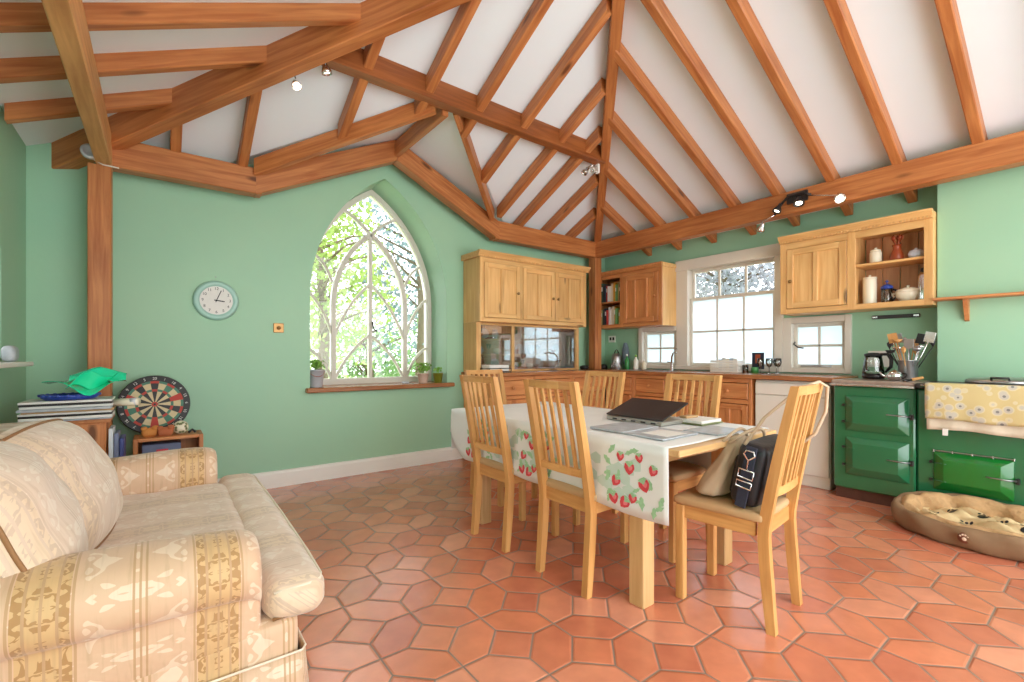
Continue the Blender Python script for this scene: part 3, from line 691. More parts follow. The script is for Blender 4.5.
def books(x0f,spans,zbase,axis,group,place,hs,dep=.16,tilt=0,dirn=1):
    y=spans[0]; i=0
    while y<spans[1]-.012:
        t=R.uniform(.016,.034); 
        if y+t>spans[1]: break
        h=R.uniform(*hs); c=bcols[(i*5+int(zbase*100))%len(bcols)]; mat=plain('book_cover',srgb(*c),.5)
        m=MB(); xx=x0f+R.uniform(0,.02)
        cn={0:'cream',1:'charcoal',2:'mustard',3:'red',4:'green',5:'white',6:'dark green',7:'buff',8:'navy',9:'light green',10:'ivory',11:'straw'}[(i*5+int(zbase*100))%12]
        m.box((xx,y,zbase),(xx+dep,y+t-.001,zbase+h),mat,.002); m.box((xx+.004,y+.003,zbase+.003),(xx+dep+.001,y+t-.004,zbase+h-.002),M['paper'],.0) if False else None
        if axis=='X': 
            o=m.build('book',origin=(xx,y,zbase))
        if tilt: o.rotation_euler=(tilt,0,0)
        tag(o,'%s-spined book, %s from the right %s'%(cn,ordn[i] if i<12 else 'last',place),'book',group)
        if i%3!=1: y+=t+.001; i+=1; continue
        p=MB(); p.box((xx-.0006,y+.002,zbase+h*.6),(xx+.001,y+t-.003,zbase+h*.82),M['paper'],0); q=p.build('title_label',o)
        y+=t+.001; i+=1
books(4.67,(3.83,4.20),1.819,'X','books on the upper cabinet shelf','on upper bookshelf beside the corner post',(.2,.26))
books(4.67,(3.83,4.22),1.501,'X','books on the lower cabinet shelf','on lower bookshelf beside the corner post',(.2,.27))

# dresser on back wall
ds=thing('dresser',(3.45,4.1,.942),'honey pine dresser top with three doors above sliding glass on the back wall','dresser')
yf=4.03; yk=4.345
m=MB(); xa,xz=2.64,4.22
m.box((xa,yf,1.475),(xa+.025,yk,2.15),ck); m.box((xz-.025,yf,1.475),(xz,yk,2.15),ck); m.box((xa+.025,yf,1.475),(xz-.025,yk,1.50),ck); m.box((xa+.025,yf,2.125),(xz-.025,yk,2.15),ck); m.box((xa+.025,yk-.012,1.5),(xz-.025,yk,2.125),ck)
m.box((xa,yf-.018,1.475),(xa+.05,yf,2.15),ck); m.box((xz-.05,yf-.018,1.475),(xz,yf,2.15),ck); m.box((xa+.002,yf-.0165,2.10),(xz-.002,yf,2.149),ck); m.box((xa+.002,yf-.0165,1.476),(xz-.002,yf,1.52),ck); m.box((3.17,yf-.018,1.5),(3.21,yf,2.12),ck)
m.build('upper_carcass',ds)
crown(ds,xa-.03,xz+.035,2.15,yf-.018,'Y',yk)
panel_door(ds,2.693,3.167,1.523,2.097,yf-.001,'Y',ck,(3.13,1.80),2,km=M['brass'])
panel_door(ds,3.213,3.688,1.523,2.097,yf-.001,'Y',ck,(3.65,1.78),2,km=M['brass'])
panel_door(ds,3.694,4.167,1.523,2.097,yf-.001,'Y',ck,(3.73,1.78),2,km=M['brass'])
m=MB(); yg=4.15
m.box((2.64,4.08,.942),(2.70,yk,1.475),ck); m.box((4.17,yg-.02,.942),(4.21,yk,1.475),ck); m.box((2.70,yk-.012,.942),(4.17,yk,1.475),M['dark_panel']); m.box((2.70,yg-.019,.942),(4.17,yk-.013,.962),ck); m.box((2.70,yg-.019,1.45),(4.17,yk-.013,1.474),ck); m.box((3.15,yg-.013,.963),(3.19,yk,1.45),ck)
m.build('lower_carcass',ds)
m=MB(); m.box((2.70,yg+.02,1.29),(4.17,yk-.012,1.305),ck); m.build('shelf',ds)
m=MB(); m.box((2.70,yg+.02,1.12),(4.17,yk-.012,1.135),ck); m.build('shelf',ds)
m=MB(); m.box((2.70,yg,.965),(3.17,yg+.005,1.45),M['cab_glass'],0); m.build('glass_door',ds)
m=MB(); m.box((3.17,yg+.008,.965),(4.17,yg+.013,1.45),M['cab_glass'],0); m.build('glass_door',ds)
i=0
kinds=['cup','bowl','plate','jug','glass']
for zz,lev in ((.963,'bottom'),(1.136,'middle'),(1.306,'top')):
    x=2.78; k=0
    while x<4.12:
        if abs(x-3.17)<.07: x+=.07; continue
        kd=kinds[(i*3+k)%5]; h=R.uniform(.06,.12); r=R.uniform(.03,.045); mt=[M['cream_ceramic'],M['blue_ceramic'],M['terracotta'],M['vessel'],M['zinc']][(i+k*2)%5]
        nm=['cream','blue and white','terracotta','glass','grey'][(i+k*2)%5]
        m=MB()
        if kd=='plate': m.lathe([(.001,0),(.05,.004),(.062,.012),(.05,.009),(.001,.006)],(x,4.31,zz+.062),mt,20,True,Matrix.Rotation(math.radians(80),3,'X'))
        elif kd=='bowl': m.lathe([(r*.4,0),(r*.5,.008),(r*.95,.04),(r*1.05,.055),(r*.98,.055),(r*.4,.012),(.001,.01)],(x,4.24,zz),mt,18)
        elif kd=='glass': m.lathe([(.02,0),(.018,.003),(.004,.006),(.004,.05),(.022,.07),(.028,.11),(.026,.11),(.02,.072),(.001,.06)],(x,4.24,zz),M['vessel'],16); nm='stemmed clear'
        else:
            m.lathe([(r*.7,0),(r*.95,h*.3),(r,h*.6),(r*.8,h),(r*.74,h),(r*.9,h*.55),(.001,h*.1)],(x,4.24,zz),mt,18); m.tube(bez((x+r*.9,4.24,zz+h*.8),(x+r*1.8,4.24,zz+h*.6),(x+r*.9,4.24,zz+h*.25),6),.005,mt,6)
        side='left of the divider' if x<3.17 else 'right of the divider'
        tag(m.build(kd,origin=(x,4.24,zz)),'%s %s behind dresser glass, %s shelf, %s, item %s'%(nm,kd,lev,side,ordn[k%12]),kd,'crockery inside the glass dresser')
        x+=R.uniform(.1,.15); k+=1
    i+=1
tr=thing('letter_tray',(2.80,3.98,.942),'black wire tray of white papers on the worktop before the dresser','tray')
m=MB(); m.tube([(2.68,3.90,.95),(2.96,3.90,.95),(2.96,4.06,.95),(2.68,4.06,.95)],.006,M['black'],6,True); m.tube([(2.68,3.90,.985),(2.96,3.90,.985),(2.96,4.06,.985),(2.68,4.06,.985)],.005,M['black'],6,True)
for x in (2.68,2.82,2.96):
    for y in (3.90,4.06): m.tube([(x,y,.944),(x,y,.985)],.004,M['black'],6)
m.build('wire_frame',tr)
m=MB(); m.box((2.69,3.91,.956),(2.94,4.05,1.02),M['paper'],.004); m.build('papers',tr)

# ------------------------------------------------------------------ range cooker
def oven_door(par,y0,y1,z0,z1,x,mat,vents=False):
    m=MB(); d=.045; yi,zi=.055,.06
    vs=[(x,y0,z0),(x,y1,z0),(x,y1,z1),(x,y0,z1),(x-.008,y0,z0),(x-.008,y1,z0),(x-.008,y1,z1),(x-.008,y0,z1),(x-d,y0+yi,z0+zi),(x-d,y1-yi,z0+zi),(x-d,y1-yi,z1-zi*.7),(x-d,y0+yi,z1-zi*.7)]
    fs=[[0,1,2,3]]+[[i,(i+1)%4,(i+1)%4+4,i+4] for i in range(4)]+[[i+4,(i+1)%4+4,(i+1)%4+8,i+8] for i in range(4)]+[[8,9,10,11]]
    m.add(vs,fs,mat); o=m.build('oven_door',par)
    md=o.modifiers.new('b','BEVEL'); md.width=.012; md.segments=4; md.limit_method='ANGLE'; md.angle_limit=math.radians(8)
    for p in o.data.polygons: p.use_smooth=True
    for f in (.25,.72):
        zz=z0+(z1-z0)*f
        h=MB(); h.box((x-.022,y1+.002,zz-.009),(x+.0,y1+.022,zz+.009),M['iron'],.004); h.tube([(x-.018,y1+.008,zz),(x-.045,y1-.07,zz)],.004,M['enamel'],8); h.build('hinge',o)
    zz=z0+(z1-z0)*.55
    h=MB(); h.tube([(x-.055,y0+.12,zz),(x-.05,y0+.03,zz-.003),(x-.022,y0-.01,zz-.006)],[.0035,.005,.006],M['steel'],8); h.box((x-.022,y0-.025,zz-.028),(x,y0-.006,zz+.01),M['iron'],.004); h.build('handle',o)
    if vents:
        v=MB()
        for k in range(5): yy=y0+(y1-y0)*(k)/4; v.box((x-.012,yy-.003,z1-.0),(x-.004,yy+.003,z1+.018),M['chrome'],.001)
        v.box((x-.014,y0,z1+.008),(x-.006,y1,z1+.014),M['steel'],.001); v.build('air_vents',o)
    return o
ag=thing('range_cooker',(4.5,1.1,0),'small green enamelled range with two doors left of the larger range','cooker','green enamelled range cookers')
m=MB(); m.box((4.265,.872,.085),(4.715,1.375,.885),M['enamel'],.012); m.box((4.715,.872,.085),(4.94,1.375,.885),M['enamel'],.012); m.build('body',ag)
m=MB(); m.box((4.30,.875,.0),(4.94,1.37,.085),M['plinth'],.004); m.build('plinth',ag)
m=MB(); m.box((4.235,.872,.888),(4.71,1.385,.928),M['aga_top'],.012); m.build('hob_top',ag)
m=MB(); m.box((4.228,.872,.884),(4.237,1.385,.90),M['chrome'],.003); m.build('trim_strip',ag)
oven_door(ag,.905,1.29,.54,.81,4.263,M['enamel']); oven_door(ag,.905,1.29,.20,.49,4.263,M['enamel'])
ag2=thing('range_cooker',(4.5,.3,0),'large green enamelled range with towel rail and dark hotplate lids','cooker','green enamelled range cookers')
m=MB(); m.box((4.27,-.25,.085),(4.715,.868,.885),M['enamel'],.012); m.build('body',ag2)
m=MB(); m.box((4.30,-.25,0),(4.71,.868,.085),M['plinth'],.004); m.build('plinth',ag2)
m=MB(); m.box((4.225,-.25,.888),(4.712,.868,.925),M['iron'],.012); m.build('hob_top',ag2)
oven_door(ag2,.395,.775,.20,.455,4.268,M['enamel2'],True); oven_door(ag2,-.18,.30,.20,.455,4.268,M['enamel2'])
for cy in (.45,.02):
    m=MB(); m.lathe([(.19,0),(.195,.02),(.19,.028),(.17,.04),(.10,.046),(.001,.05)],(4.50,cy,.926),M['steel'],32,sx=1.0,sy=1.05); l=m.build('hotplate_lid',ag2)
    h=MB(); h.tube([(4.30,cy-.03,.96),(4.27,cy-.03,.975),(4.27,cy+.05,.975),(4.30,cy+.05,.96)],.007,M['iron'],8); h.build('handle',l)
m=MB(); m.tube([(4.19,-.22,.915),(4.19,.83,.915)],.011,M['chrome'],10)
for y in (-.2,.3,.81): m.tube([(4.19,y,.915),(4.24,y,.905)],.009,M['chrome'],8)
m.build('towel_rail',ag2)
# tea towels over the rail
def drape(x,y0,y1,zt,zb,mat,amp,name_seed,thick=.003):
    m=MB(); ny,nz=26,12; vs=[];fs=[]
    for s_ in (0,1):
        for j in range(nz+1):
            for i in range(ny+1):
                y=y0+(y1-y0)*i/ny; f=j/nz; z=zt+(zb-zt)*f+ .006*math.sin(i*.31+name_seed)*f
                xx=x-.004-amp*f*math.sin(i*.9+name_seed)-.01*math.sin(f*PI)-s_*thick
                vs.append((xx,y,z))
    n=(ny+1)*(nz+1)
    for j in range(nz):
        for i in range(ny):
            a=j*(ny+1)+i; fs.append([a,a+1,a+ny+2,a+ny+1]); fs.append([a+n,a+1+n,a+ny+2+n,a+ny+1+n])
    for i in range(ny): fs+= [[i,i+1,i+1+n,i+n]]; b=nz*(ny+1)+i; fs+=[[b,b+1,b+1+n,b+n]]
    for j in range(nz): a=j*(ny+1); fs+=[[a,a+ny+1,a+ny+1+n,a+n]]; a+=ny; fs+=[[a,a+ny+1,a+ny+1+n,a+n]]
    m.add(vs,fs,mat,True); return m
m=drape(4.160,.17,.80,.932,.69,M['towel'],.004,1); m.box((4.155,.17,.928),(4.235,.80,.934),M['towel'],.003); tag(m.build('tea_towel',origin=(4.18,.5,.93)),'yellow floral tea towel hanging over the range rail, in front of the cream one','towel')
m=drape(4.186,.16,.795,.928,.62,M['towel_b'],.006,2.2); o=tag(m.build('tea_towel',origin=(4.18,.5,.92)),'cream towel hanging on the range rail below the yellow floral one','towel')
g=MB(); g.box((4.172,.688,.585),(4.178,.715,.63),M['paper'],.001); g.build('care_label',o)

# mantel shelf with bracket
sh=thing('mantel_shelf',(4.6,.3,1.53),'narrow pine shelf on a bracket above the green range','shelf')
m=MB(); m.box((4.60,YF+.1,1.53),(4.72,.845,1.55),M['pine2'],.004); m.build('board',sh)
m=MB(); m.prism([(0,0),(-.085,0),(-.085,-.02),(-.02,-.15),(0,-.16)],lambda u,v,d:(4.72+u,d,1.53+v),.66,.685,M['pine2'],[Vector((u,v,d)) for d in (0,.025) for u,v in [(0,0),(-.085,0),(-.085,-.02),(-.02,-.15),(0,-.16)]]); m.build('bracket',sh)
# knife rack
m=MB(); m.box((4.925,.98,1.435),(4.948,1.30,1.465),M['iron'],.004); m.box((4.92,.985,1.443),(4.926,1.02,1.457),M['chrome'],.001); m.box((4.92,1.26,1.443),(4.926,1.295,1.457),M['chrome'],.001)
tag(m.build('magnetic_knife_rack',origin=(4.94,1.14,1.435)),'empty dark magnetic knife rack on the wall over the coffee jug','knife rack')

# crockery on open shelves
def lth(name,prof,c,mat,label,cat,n=24,group=None,extra=None,**k):
    m=MB(); m.lathe(prof,c,mat,n,**k)
    if extra: extra(m)
    return tag(m.build(name,origin=c),label,cat,group)
X5=4.76
j=thing('jar',(X5,1.23,1.886),'small cream lidded jar on the upper open shelf','jar')
m=MB(); m.lathe([(.035,0),(.042,.01),(.042,.09),(.036,.1),(.03,.1)],(X5,1.23,1.886),M['cream_ceramic']); m.build('body',j)
m=MB(); m.lathe([(.037,0),(.037,.012),(.02,.02),(.008,.022),(.01,.034),(.001,.036)],(X5,1.23,1.986),M['cream_ceramic']); m.build('lid',j)
j=thing('utensil_jug',(X5,1.09,1.886),'terracotta jug of red wooden spoons on the upper open shelf','jug')
m=MB(); m.lathe([(.04,0),(.046,.02),(.042,.06),(.028,.09),(.026,.11),(.034,.13),(.03,.13),(.022,.1),(.001,.02)],(X5,1.09,1.886),M['terracotta']); m.build('body',j)
m=MB()
for a in range(5): m.tube([(X5,1.09,1.99),(X5+.02*math.cos(a*1.3),1.09+.03*math.sin(a*1.3),2.07)],.005,M['terracotta'],6); m.lathe([(.001,-.02),(.013,0),(.001,.025)],(X5+.022*math.cos(a*1.3),1.09+.032*math.sin(a*1.3),2.075),M['terracotta'],8,sx=.5)
m.build('spoons',j)
lth('bowl',[(.025,0),(.045,.015),(.052,.04),(.04,.065),(.03,.07),(.012,.075),(.01,.085),(.001,.087)],(X5,.97,1.886),M['blue_ceramic'],'blue and white patterned lidded bowl on the upper open shelf','bowl')
j=thing('canister',(X5,1.27,1.551),'tall cream cylindrical canister on the lower open shelf','canister')
m=MB(); m.lathe([(.046,0),(.048,.01),(.048,.205),(.046,.21)],(X5,1.27,1.551),M['cream_ceramic']); m.build('body',j)
m=MB(); m.lathe([(.049,0),(.049,.015),(.02,.02),(.008,.022),(.01,.034),(.001,.036)],(X5,1.27,1.761),M['cream_ceramic']); m.build('lid',j)
j=thing('cafetiere',(X5,1.155,1.551),'small glass coffee press with blue top on the lower open shelf','coffee press')
m=MB(); m.lathe([(.036,0),(.038,.003),(.038,.12),(.036,.12),(.036,.005)],(X5,1.155,1.552),M['vessel']); m.build('beaker',j)
m=MB(); m.lathe([(.04,0),(.04,.02),(.02,.035),(.004,.04),(.004,.055),(.014,.06),(.001,.075)],(X5,1.155,1.668),M['blue']); m.build('lid',j)
m=MB(); m.tube(bez((X5,1.117,1.66),(X5,1.05,1.64),(X5,1.117,1.57),8),.008,M['black']); m.tube([(X5+.04,1.155,1.558),(X5-.04,1.155,1.558)],.004,M['chrome']); m.build('handle',j)
j=thing('tureen',(X5,1.02,1.551),'cream lidded serving dish with handles on the lower open shelf','dish')
m=MB(); m.lathe([(.045,0),(.055,.01),(.08,.04),(.09,.075),(.085,.078)],(X5,1.02,1.551),M['cream_ceramic'],sy=.95,sx=.85)
for s_ in (-1,1): m.tube(bez((X5,1.02+s_*.08,1.62),(X5,1.02+s_*.125,1.63),(X5,1.02+s_*.075,1.585),6),.006,M['cream_ceramic'])
m.build('body',j)
m=MB(); m.lathe([(.086,0),(.075,.02),(.03,.035),(.01,.038),(.012,.05),(.001,.055)],(X5,1.02,1.629),M['cream_ceramic'],sy=.95,sx=.85); m.build('lid',j)
j=thing('vacuum_flask',(X5,.925,1.551),'steel vacuum flask with black stopper at the right of the lower shelf','flask')
m=MB(); m.lathe([(.034,0),(.036,.01),(.036,.19),(.022,.225)],(X5,.925,1.551),M['chrome']); m.build('body',j)
m=MB(); m.lathe([(.02,0),(.02,.025),(.012,.032),(.001,.033)],(X5,.925,1.776),M['black']); m.build('stopper',j)

# on the range / worktop right
j=thing('coffee_jug',(4.66,1.22,.928),'glass coffee jug with black handle and lid on the small range','jug')
m=MB(); m.lathe([(.07,0),(.076,.01),(.076,.04)],(4.66,1.22,.93),M['black_gloss']); m.build('base',j)
m=MB(); m.lathe([(.075,.0),(.074,.02),(.06,.12),(.056,.14),(.053,.14),(.057,.12),(.071,.02)],(4.66,1.22,.972),M['vessel']); m.build('beaker',j)
m=MB(); m.lathe([(.058,0),(.062,.01),(.06,.02),(.03,.03),(.001,.032)],(4.66,1.22,1.112),M['black']); m.build('lid',j)
m=MB(); m.tube([(4.66,1.17,1.13),(4.64,1.12,1.13),(4.63,1.095,1.09),(4.64,1.10,1.03),(4.66,1.14,.985)],[.011,.013,.014,.013,.009],M['black']); m.build('handle',j)
j=thing('utensil_pot',(4.62,.99,.928),'grey steel pot crammed with ladles and spatulas on the small range','utensil pot')
m=MB(); m.lathe([(.058,0),(.06,.005),(.062,.15),(.065,.155),(.058,.155),(.056,.01),(.001,.008)],(4.62,.99,.928),M['steel']); m.build('pot',j)
un=['ladle','spatula','spoon']
LN=['left','right','back left','back right','front left','front right']; MN=['steel','wooden','black','chrome']
for k in range(18):
    a=k*2.4; rr=.02+.025*((k*7)%5)/5; hh=R.uniform(.22,.33); bx,by=4.62+rr*math.cos(a)*.5,.99+rr*math.sin(a)*.5; tx,ty=4.62+rr*math.cos(a)*2.4,.99+rr*math.sin(a)*3.6; tz=.928+hh
    mt=[M['steel'],M['birch'],M['black'],M['chrome']][k%4]; m=MB(); m.tube([(bx,by,.95),(tx,ty,tz-.03)],.004,mt,6)
    if k%3==0: m.lathe([(.001,-.03),(.024,-.02),(.034,0),(.031,0),(.001,-.025)],(tx,ty,tz),mt,12)
    elif k%3==1: m.obox((tx,ty,tz-.035),(tx+.01*math.cos(a),ty+.02*math.sin(a),tz+.04),.06,.004,mt,up=(1,0,0),bev=.001)
    else: m.lathe([(.001,-.035),(.014,-.01),(.018,.01),(.001,.03)],(tx,ty,tz),mt,10,sx=.35)
    tag(m.build(un[k%3],origin=(bx,by,.95)),'%s kitchen %s leaning to the %s in the crowded steel pot'%(MN[k%4],un[k%3],LN[int((a%6.283)/1.0472)%6]),un[k%3],'utensils in the steel pot')
j=thing('teapot',(4.48,1.04,.928),'small shiny metal teapot on the front of the small range','teapot')
m=MB(); m.lathe([(.03,0),(.045,.015),(.05,.04),(.035,.065),(.02,.07),(.008,.08),(.001,.085)],(4.48,1.04,.929),M['chrome']); m.tube([(4.47,1.085,.955),(4.465,1.115,.97),(4.46,1.125,.99)],[.012,.008,.006],M['chrome']); m.build('body',j)
m=MB(); m.tube(bez((4.48,.995,.985),(4.48,.94,.98),(4.48,.995,.945),8),.006,M['black']); m.build('handle',j)
m=MB(); m.tube([(4.43,.93,.94),(4.50,.88,.955)],.011,M['birch'],8); m.tube([(4.36,.96,.934),(4.43,.93,.94)],.009,M['iron'],8); tag(m.build('brush',origin=(4.43,.93,.93)),'wooden handled brush lying beside the teapot','brush')
m=MB(); m.box((4.938,1.17,1.02),(4.948,1.33,1.16),M['white_paint'],.004); tag(m.build('power_socket',origin=(4.94,1.25,1.02)),'white double power socket on green wall behind the coffee jug','socket')
# sink tap
j=thing('mixer_tap',(4.78,3.18,.941),'chrome swan-neck sink tap on the worktop under the sash window','tap')
m=MB(); m.lathe([(.025,0),(.025,.01),(.016,.02),(.015,.09),(.001,.1)],(4.78,3.18,.941),M['chrome'],16); m.tube([(4.78,3.18,1.02),(4.78,3.18,1.10),(4.75,3.14,1.15),(4.69,3.08,1.165),(4.64,3.03,1.15)],.011,M['chrome']); m.build('spout',j)
m=MB(); m.tube([(4.78,3.18,1.03),(4.79,3.24,1.045)],.007,M['chrome']); m.tube([(4.75,3.14,1.15),(4.745,3.10,1.2),(4.74,3.07,1.19)],.005,M['chrome']); m.build('lever',j)
m=MB(); m.holed([(3.12,4.5),(3.70,4.5),(3.70,4.86),(3.12,4.86)],[[(3.15,4.53),(3.67,4.53),(3.67,4.83),(3.15,4.83)]],lambda u,v,d:(v,u,d),.9415,.946,M['steel']); tag(m.build('sink_rim',origin=(4.68,3.4,.9415)),'steel rim of the sink set in the worktop behind the tap','sink')
# bottles, soap, cloths near sink
def bottle(x,y,h,r,mat,label,capm):
    j=thing('bottle',(x,y,.941),label,'bottle'); m=MB(); m.lathe([(r*.9,0),(r,.01),(r,h*.6),(r*.4,h*.75),(r*.35,h*.85)],(x,y,.9415),mat,16); m.build('body',j)
    m=MB(); m.lathe([(r*.42,0),(r*.42,h*.12),(.001,h*.14)],(x,y,.9415+h*.85),capm,12); m.build('cap',j)
bottle(4.84,3.88,.2,.03,plain('green_soap',srgb(60,150,80),.2),'green washing-up liquid bottle near the corner post','bottle' and M['white_paint'])
bottle(4.84,3.74,.19,.032,M['white_enamel'],'white spray bottle on the worktop left of the small window',M['leaf'])
bottle(4.85,3.62,.13,.03,M['cream_ceramic'],'short cream soap bottle below the small left window',M['white_paint'])
m=MB(); m.lathe([(.07,0),(.075,.01),(.07,.16),(.05,.2),(.001,.21)],(4.80,4.02,.9415),M['steel'],20); m.tube(bez((4.76,4.02,1.15),(4.80,4.02,1.24),(4.84,4.02,1.15),8),.006,M['black']); tag(m.build('kettle',origin=(4.80,4.02,.9415)),'dark steel kettle on the worktop by the corner post','kettle')
m=MB()
for k in range(7):
    a=k*PI/6-PI/2; m.tube([(4.62,3.88+.07*math.sin(a),.95),(4.62,3.88+.07*math.sin(a),.95+.05+.05*math.cos(a))],.003,M['chrome'],6)
m.tube([(4.62,3.81,.95),(4.62,3.88,1.05),(4.62,3.95,.95)],.004,M['chrome'],6); m.box((4.56,3.80,.942),(4.68,3.96,.948),M['chrome'],.002)
tag(m.build('dish_rack',origin=(4.62,3.88,.942)),'small wire dish rack right of the corner post','rack')
m=MB()
for s_,pp in ((0,0),): 
    vs=[];fs=[];n=14
    for jx in range(9):
        f=jx/8; w=.015+.05*math.sin(f*PI*.9)**1.0
        for i in range(n): a=2*PI*i/n; vs.append((4.92-.012-.012*math.sin(a*1)*1-.012*math.cos(a*3+f*4),3.96+w*math.cos(a),1.0+.29*(1-f)))
    for jx in range(8):
        for i in range(n): fs.append([jx*n+i,jx*n+(i+1)%n,(jx+1)*n+(i+1)%n,(jx+1)*n+i])
    fs+=[list(range(n)),list(range(8*n,9*n))]
    m.add(vs,fs,plain('grey_blue_cloth',srgb(120,138,150),.8,var=.35,scale=14),True)
tag(m.build('dishcloth',origin=(4.92,3.96,1.0)),'grey blue cloth hanging on the wall below the bookshelf cabinet','cloth')
m=MB(); m.box((4.938,4.16,1.30),(4.948,4.28,1.39),M['white_paint'],.004)
for k in (0,1): m.box((4.934,4.175+k*.05,1.33),(4.939,4.205+k*.05,1.37),M['black'],.001)
tag(m.build('power_socket',origin=(4.94,4.2,1.3)),'white double power socket beneath the bookshelf cabinet by post','socket')
m=MB(); m.lathe([(.05,0),(.06,.02),(.055,.04),(.03,.05),(.001,.052)],(4.38,4.20,.9415),M['black'],20); tag(m.build('speaker',origin=(4.38,4.20,.9415)),'small black round speaker on worktop left of the corner post','speaker')
m=MB(); m.lathe([(.05,0),(.055,.03),(.04,.06),(.001,.065)],(4.72,4.18,.9415),M['black'],20); tag(m.build('pan',origin=(4.72,4.18,.9415)),'small black pan on worktop right of the corner post','pan')
# basket, glasses, frame by the window
j=thing('box_basket',(4.80,2.53,.9415),'white slatted box of papers on the worktop below the sash window','box')
m=MB()
for k in range(5): m.box((4.72,2.37,.943+k*.026),(4.73,2.67,.965+k*.026),M['white_paint'],.002); m.box((4.87,2.37,.943+k*.026),(4.88,2.67,.965+k*.026),M['white_paint'],.002); m.box((4.73,2.37,.943+k*.026),(4.87,2.38,.965+k*.026),M['white_paint'],.002); m.box((4.73,2.66,.943+k*.026),(4.87,2.67,.965+k*.026),M['white_paint'],.002)
m.box((4.73,2.38,.943),(4.87,2.66,.95),M['white_paint'],.001); m.build('slats',j)
for k in range(5):
    m=MB(); m.box((4.76+.02*k,2.40+.05*k,.955),(4.775+.02*k,2.44+.05*k,1.09+.02*math.sin(k*3)),[M['paper'],M['zinc'],M['cream_ceramic']][k%3],.003)
    tag(m.build('packet',origin=(4.76+.02*k,2.42+.05*k,.955)),'upright paper packet in the white slatted box, %s from the right'%ordn[k],'packet','packets in the white slatted box')
j=thing('photo_frame',(4.86,2.23,.9415),'small dark picture card standing at the right of the sash window','picture')
m=MB(); m.box((4.875,2.18,.98),(4.885,2.30,1.15),M['navy'],.002); m.build('frame',j)
m=MB(); m.box((4.873,2.215,1.04),(4.876,2.265,1.13),M['terracotta'],.001); m.build('picture',j)
m=MB(); m.lathe([(.035,0),(.035,.05),(.03,.06),(.001,.06)],(4.80,2.235,.942),plain('green_tin',srgb(70,150,80),.3),16); tag(m.build('tin',origin=(4.8,2.235,.942)),'green tin in front of the dark picture card','tin')
def wineglass(name='wine_glass'):
    m=MB(); m.lathe([(.03,0),(.028,.003),(.004,.006),(.004,.06),(.02,.075),(.032,.11),(.028,.15),(.026,.15),(.03,.11),(.018,.078),(.001,.066)],(0,0,0),M['vessel'],18); return m
WG=['leftmost','second from left','middle','rightmost front','rightmost back']
for k,(x,y) in enumerate(((4.78,2.17),(4.86,2.12),(4.76,2.08),(4.84,2.03),(4.9,2.07))):
    m=wineglass(); o=m.build('wine_glass'); o.location=(x,y,.9415); tag(o,'stemmed wine glass, %s in the cluster right of the dark picture card'%WG[k],'glass','wine glasses by the sash window')
m=MB(); m.lathe([(.028,0),(.03,.08),(.027,.08),(.025,.005),(.001,.004)],(4.80,2.33,.942),M['vessel'],16); tag(m.build('tumbler',origin=(4.8,2.33,.942)),'clear tumbler between slatted box and dark picture card','glass')

# ------------------------------------------------------------------ spotlights
def spot_head(par,c,d,mat,r=.035,on=True,power=4):
    d=Vector(d).normalized(); mt=d.to_track_quat('Z','Y').to_matrix(); m=MB()
    m.lathe([(.001,-.06),(.014,-.058),(.018,-.03),(r,.0),(r*1.02,.02),(r*.94,.02),(r*.9,.0),(.012,-.03)],c,mat,18,True,mt); h=m.build('lamp_head',par)
    b=MB(); b.lathe([(.001,.016),(r*.62,.01),(r*.6,.003),(.001,.0)],c,M['bulb'] if on else M['chrome'],18,True,mt); b.build('bulb',h)
    if on:
        l=bpy.data.lights.new('spot_lamp','SPOT'); l.energy=power; l.color=(1,.86,.62); l.spot_size=math.radians(100); l.spot_blend=.6; l.shadow_soft_size=.03
        o=bpy.data.objects.new('spot_lamp',l); COL.objects.link(o); o.location=Vector(c)+d*.05; o.rotation_euler=(-d).to_track_quat('Z','Y').to_euler()
sb=thing('spotlight_bar',(4.45,1.72,2.52),'dark curved spotlight bar on the right-hand beam over the wall cabinet','light')
m=MB(); m.tube([(4.455,1.90,2.40),(4.45,1.84,2.48),(4.44,1.78,2.53),(4.44,1.66,2.535),(4.44,1.60,2.50)],.011,M['iron']); m.box((4.455,1.63,2.47),(4.478,1.80,2.56),M['iron'],.006); m.tube([(4.44,1.62,2.50),(4.43,1.45,2.45),(4.43,1.36,2.43)],.005,M['chrome']); m.tube([(4.455,1.90,2.40),(4.46,2.02,2.36)],.005,M['chrome']); m.build('bar',sb)
spot_head(sb,(4.42,1.86,2.43),(-.35,.3,-.9),M['iron']); spot_head(sb,(4.41,1.68,2.45),(-.4,-.1,-1),M['iron'],.042); spot_head(sb,(4.42,1.38,2.41),(-.6,-.3,-.7),M['chrome'],.04); spot_head(sb,(4.46,2.02,2.30),(.3,.4,-.6),M['chrome'],.035)
sb=thing('spotlight',(.75,3.1,2.95),'pair of lit spotlights under the left hip beam above the clock','light')
m=MB(); m.tube([(.63,3.21,2.97),(.86,2.98,3.06)],.006,M['chrome']); m.tube([(.66,3.18,2.98),(.70,3.24,2.92)],.005,M['chrome']); m.tube([(.82,3.02,3.04),(.85,3.10,3.0)],.005,M['chrome']); m.build('bar',sb)
spot_head(sb,(.71,3.26,2.89),(.0,-.6,-.6),M['chrome'],.03); spot_head(sb,(.86,3.12,2.97),(.3,.1,-1),M['chrome'],.032)
sb=thing('spotlight',(3.38,3.0,2.98),'cream and chrome spotlights on the corner hip beam below the purlin','light')
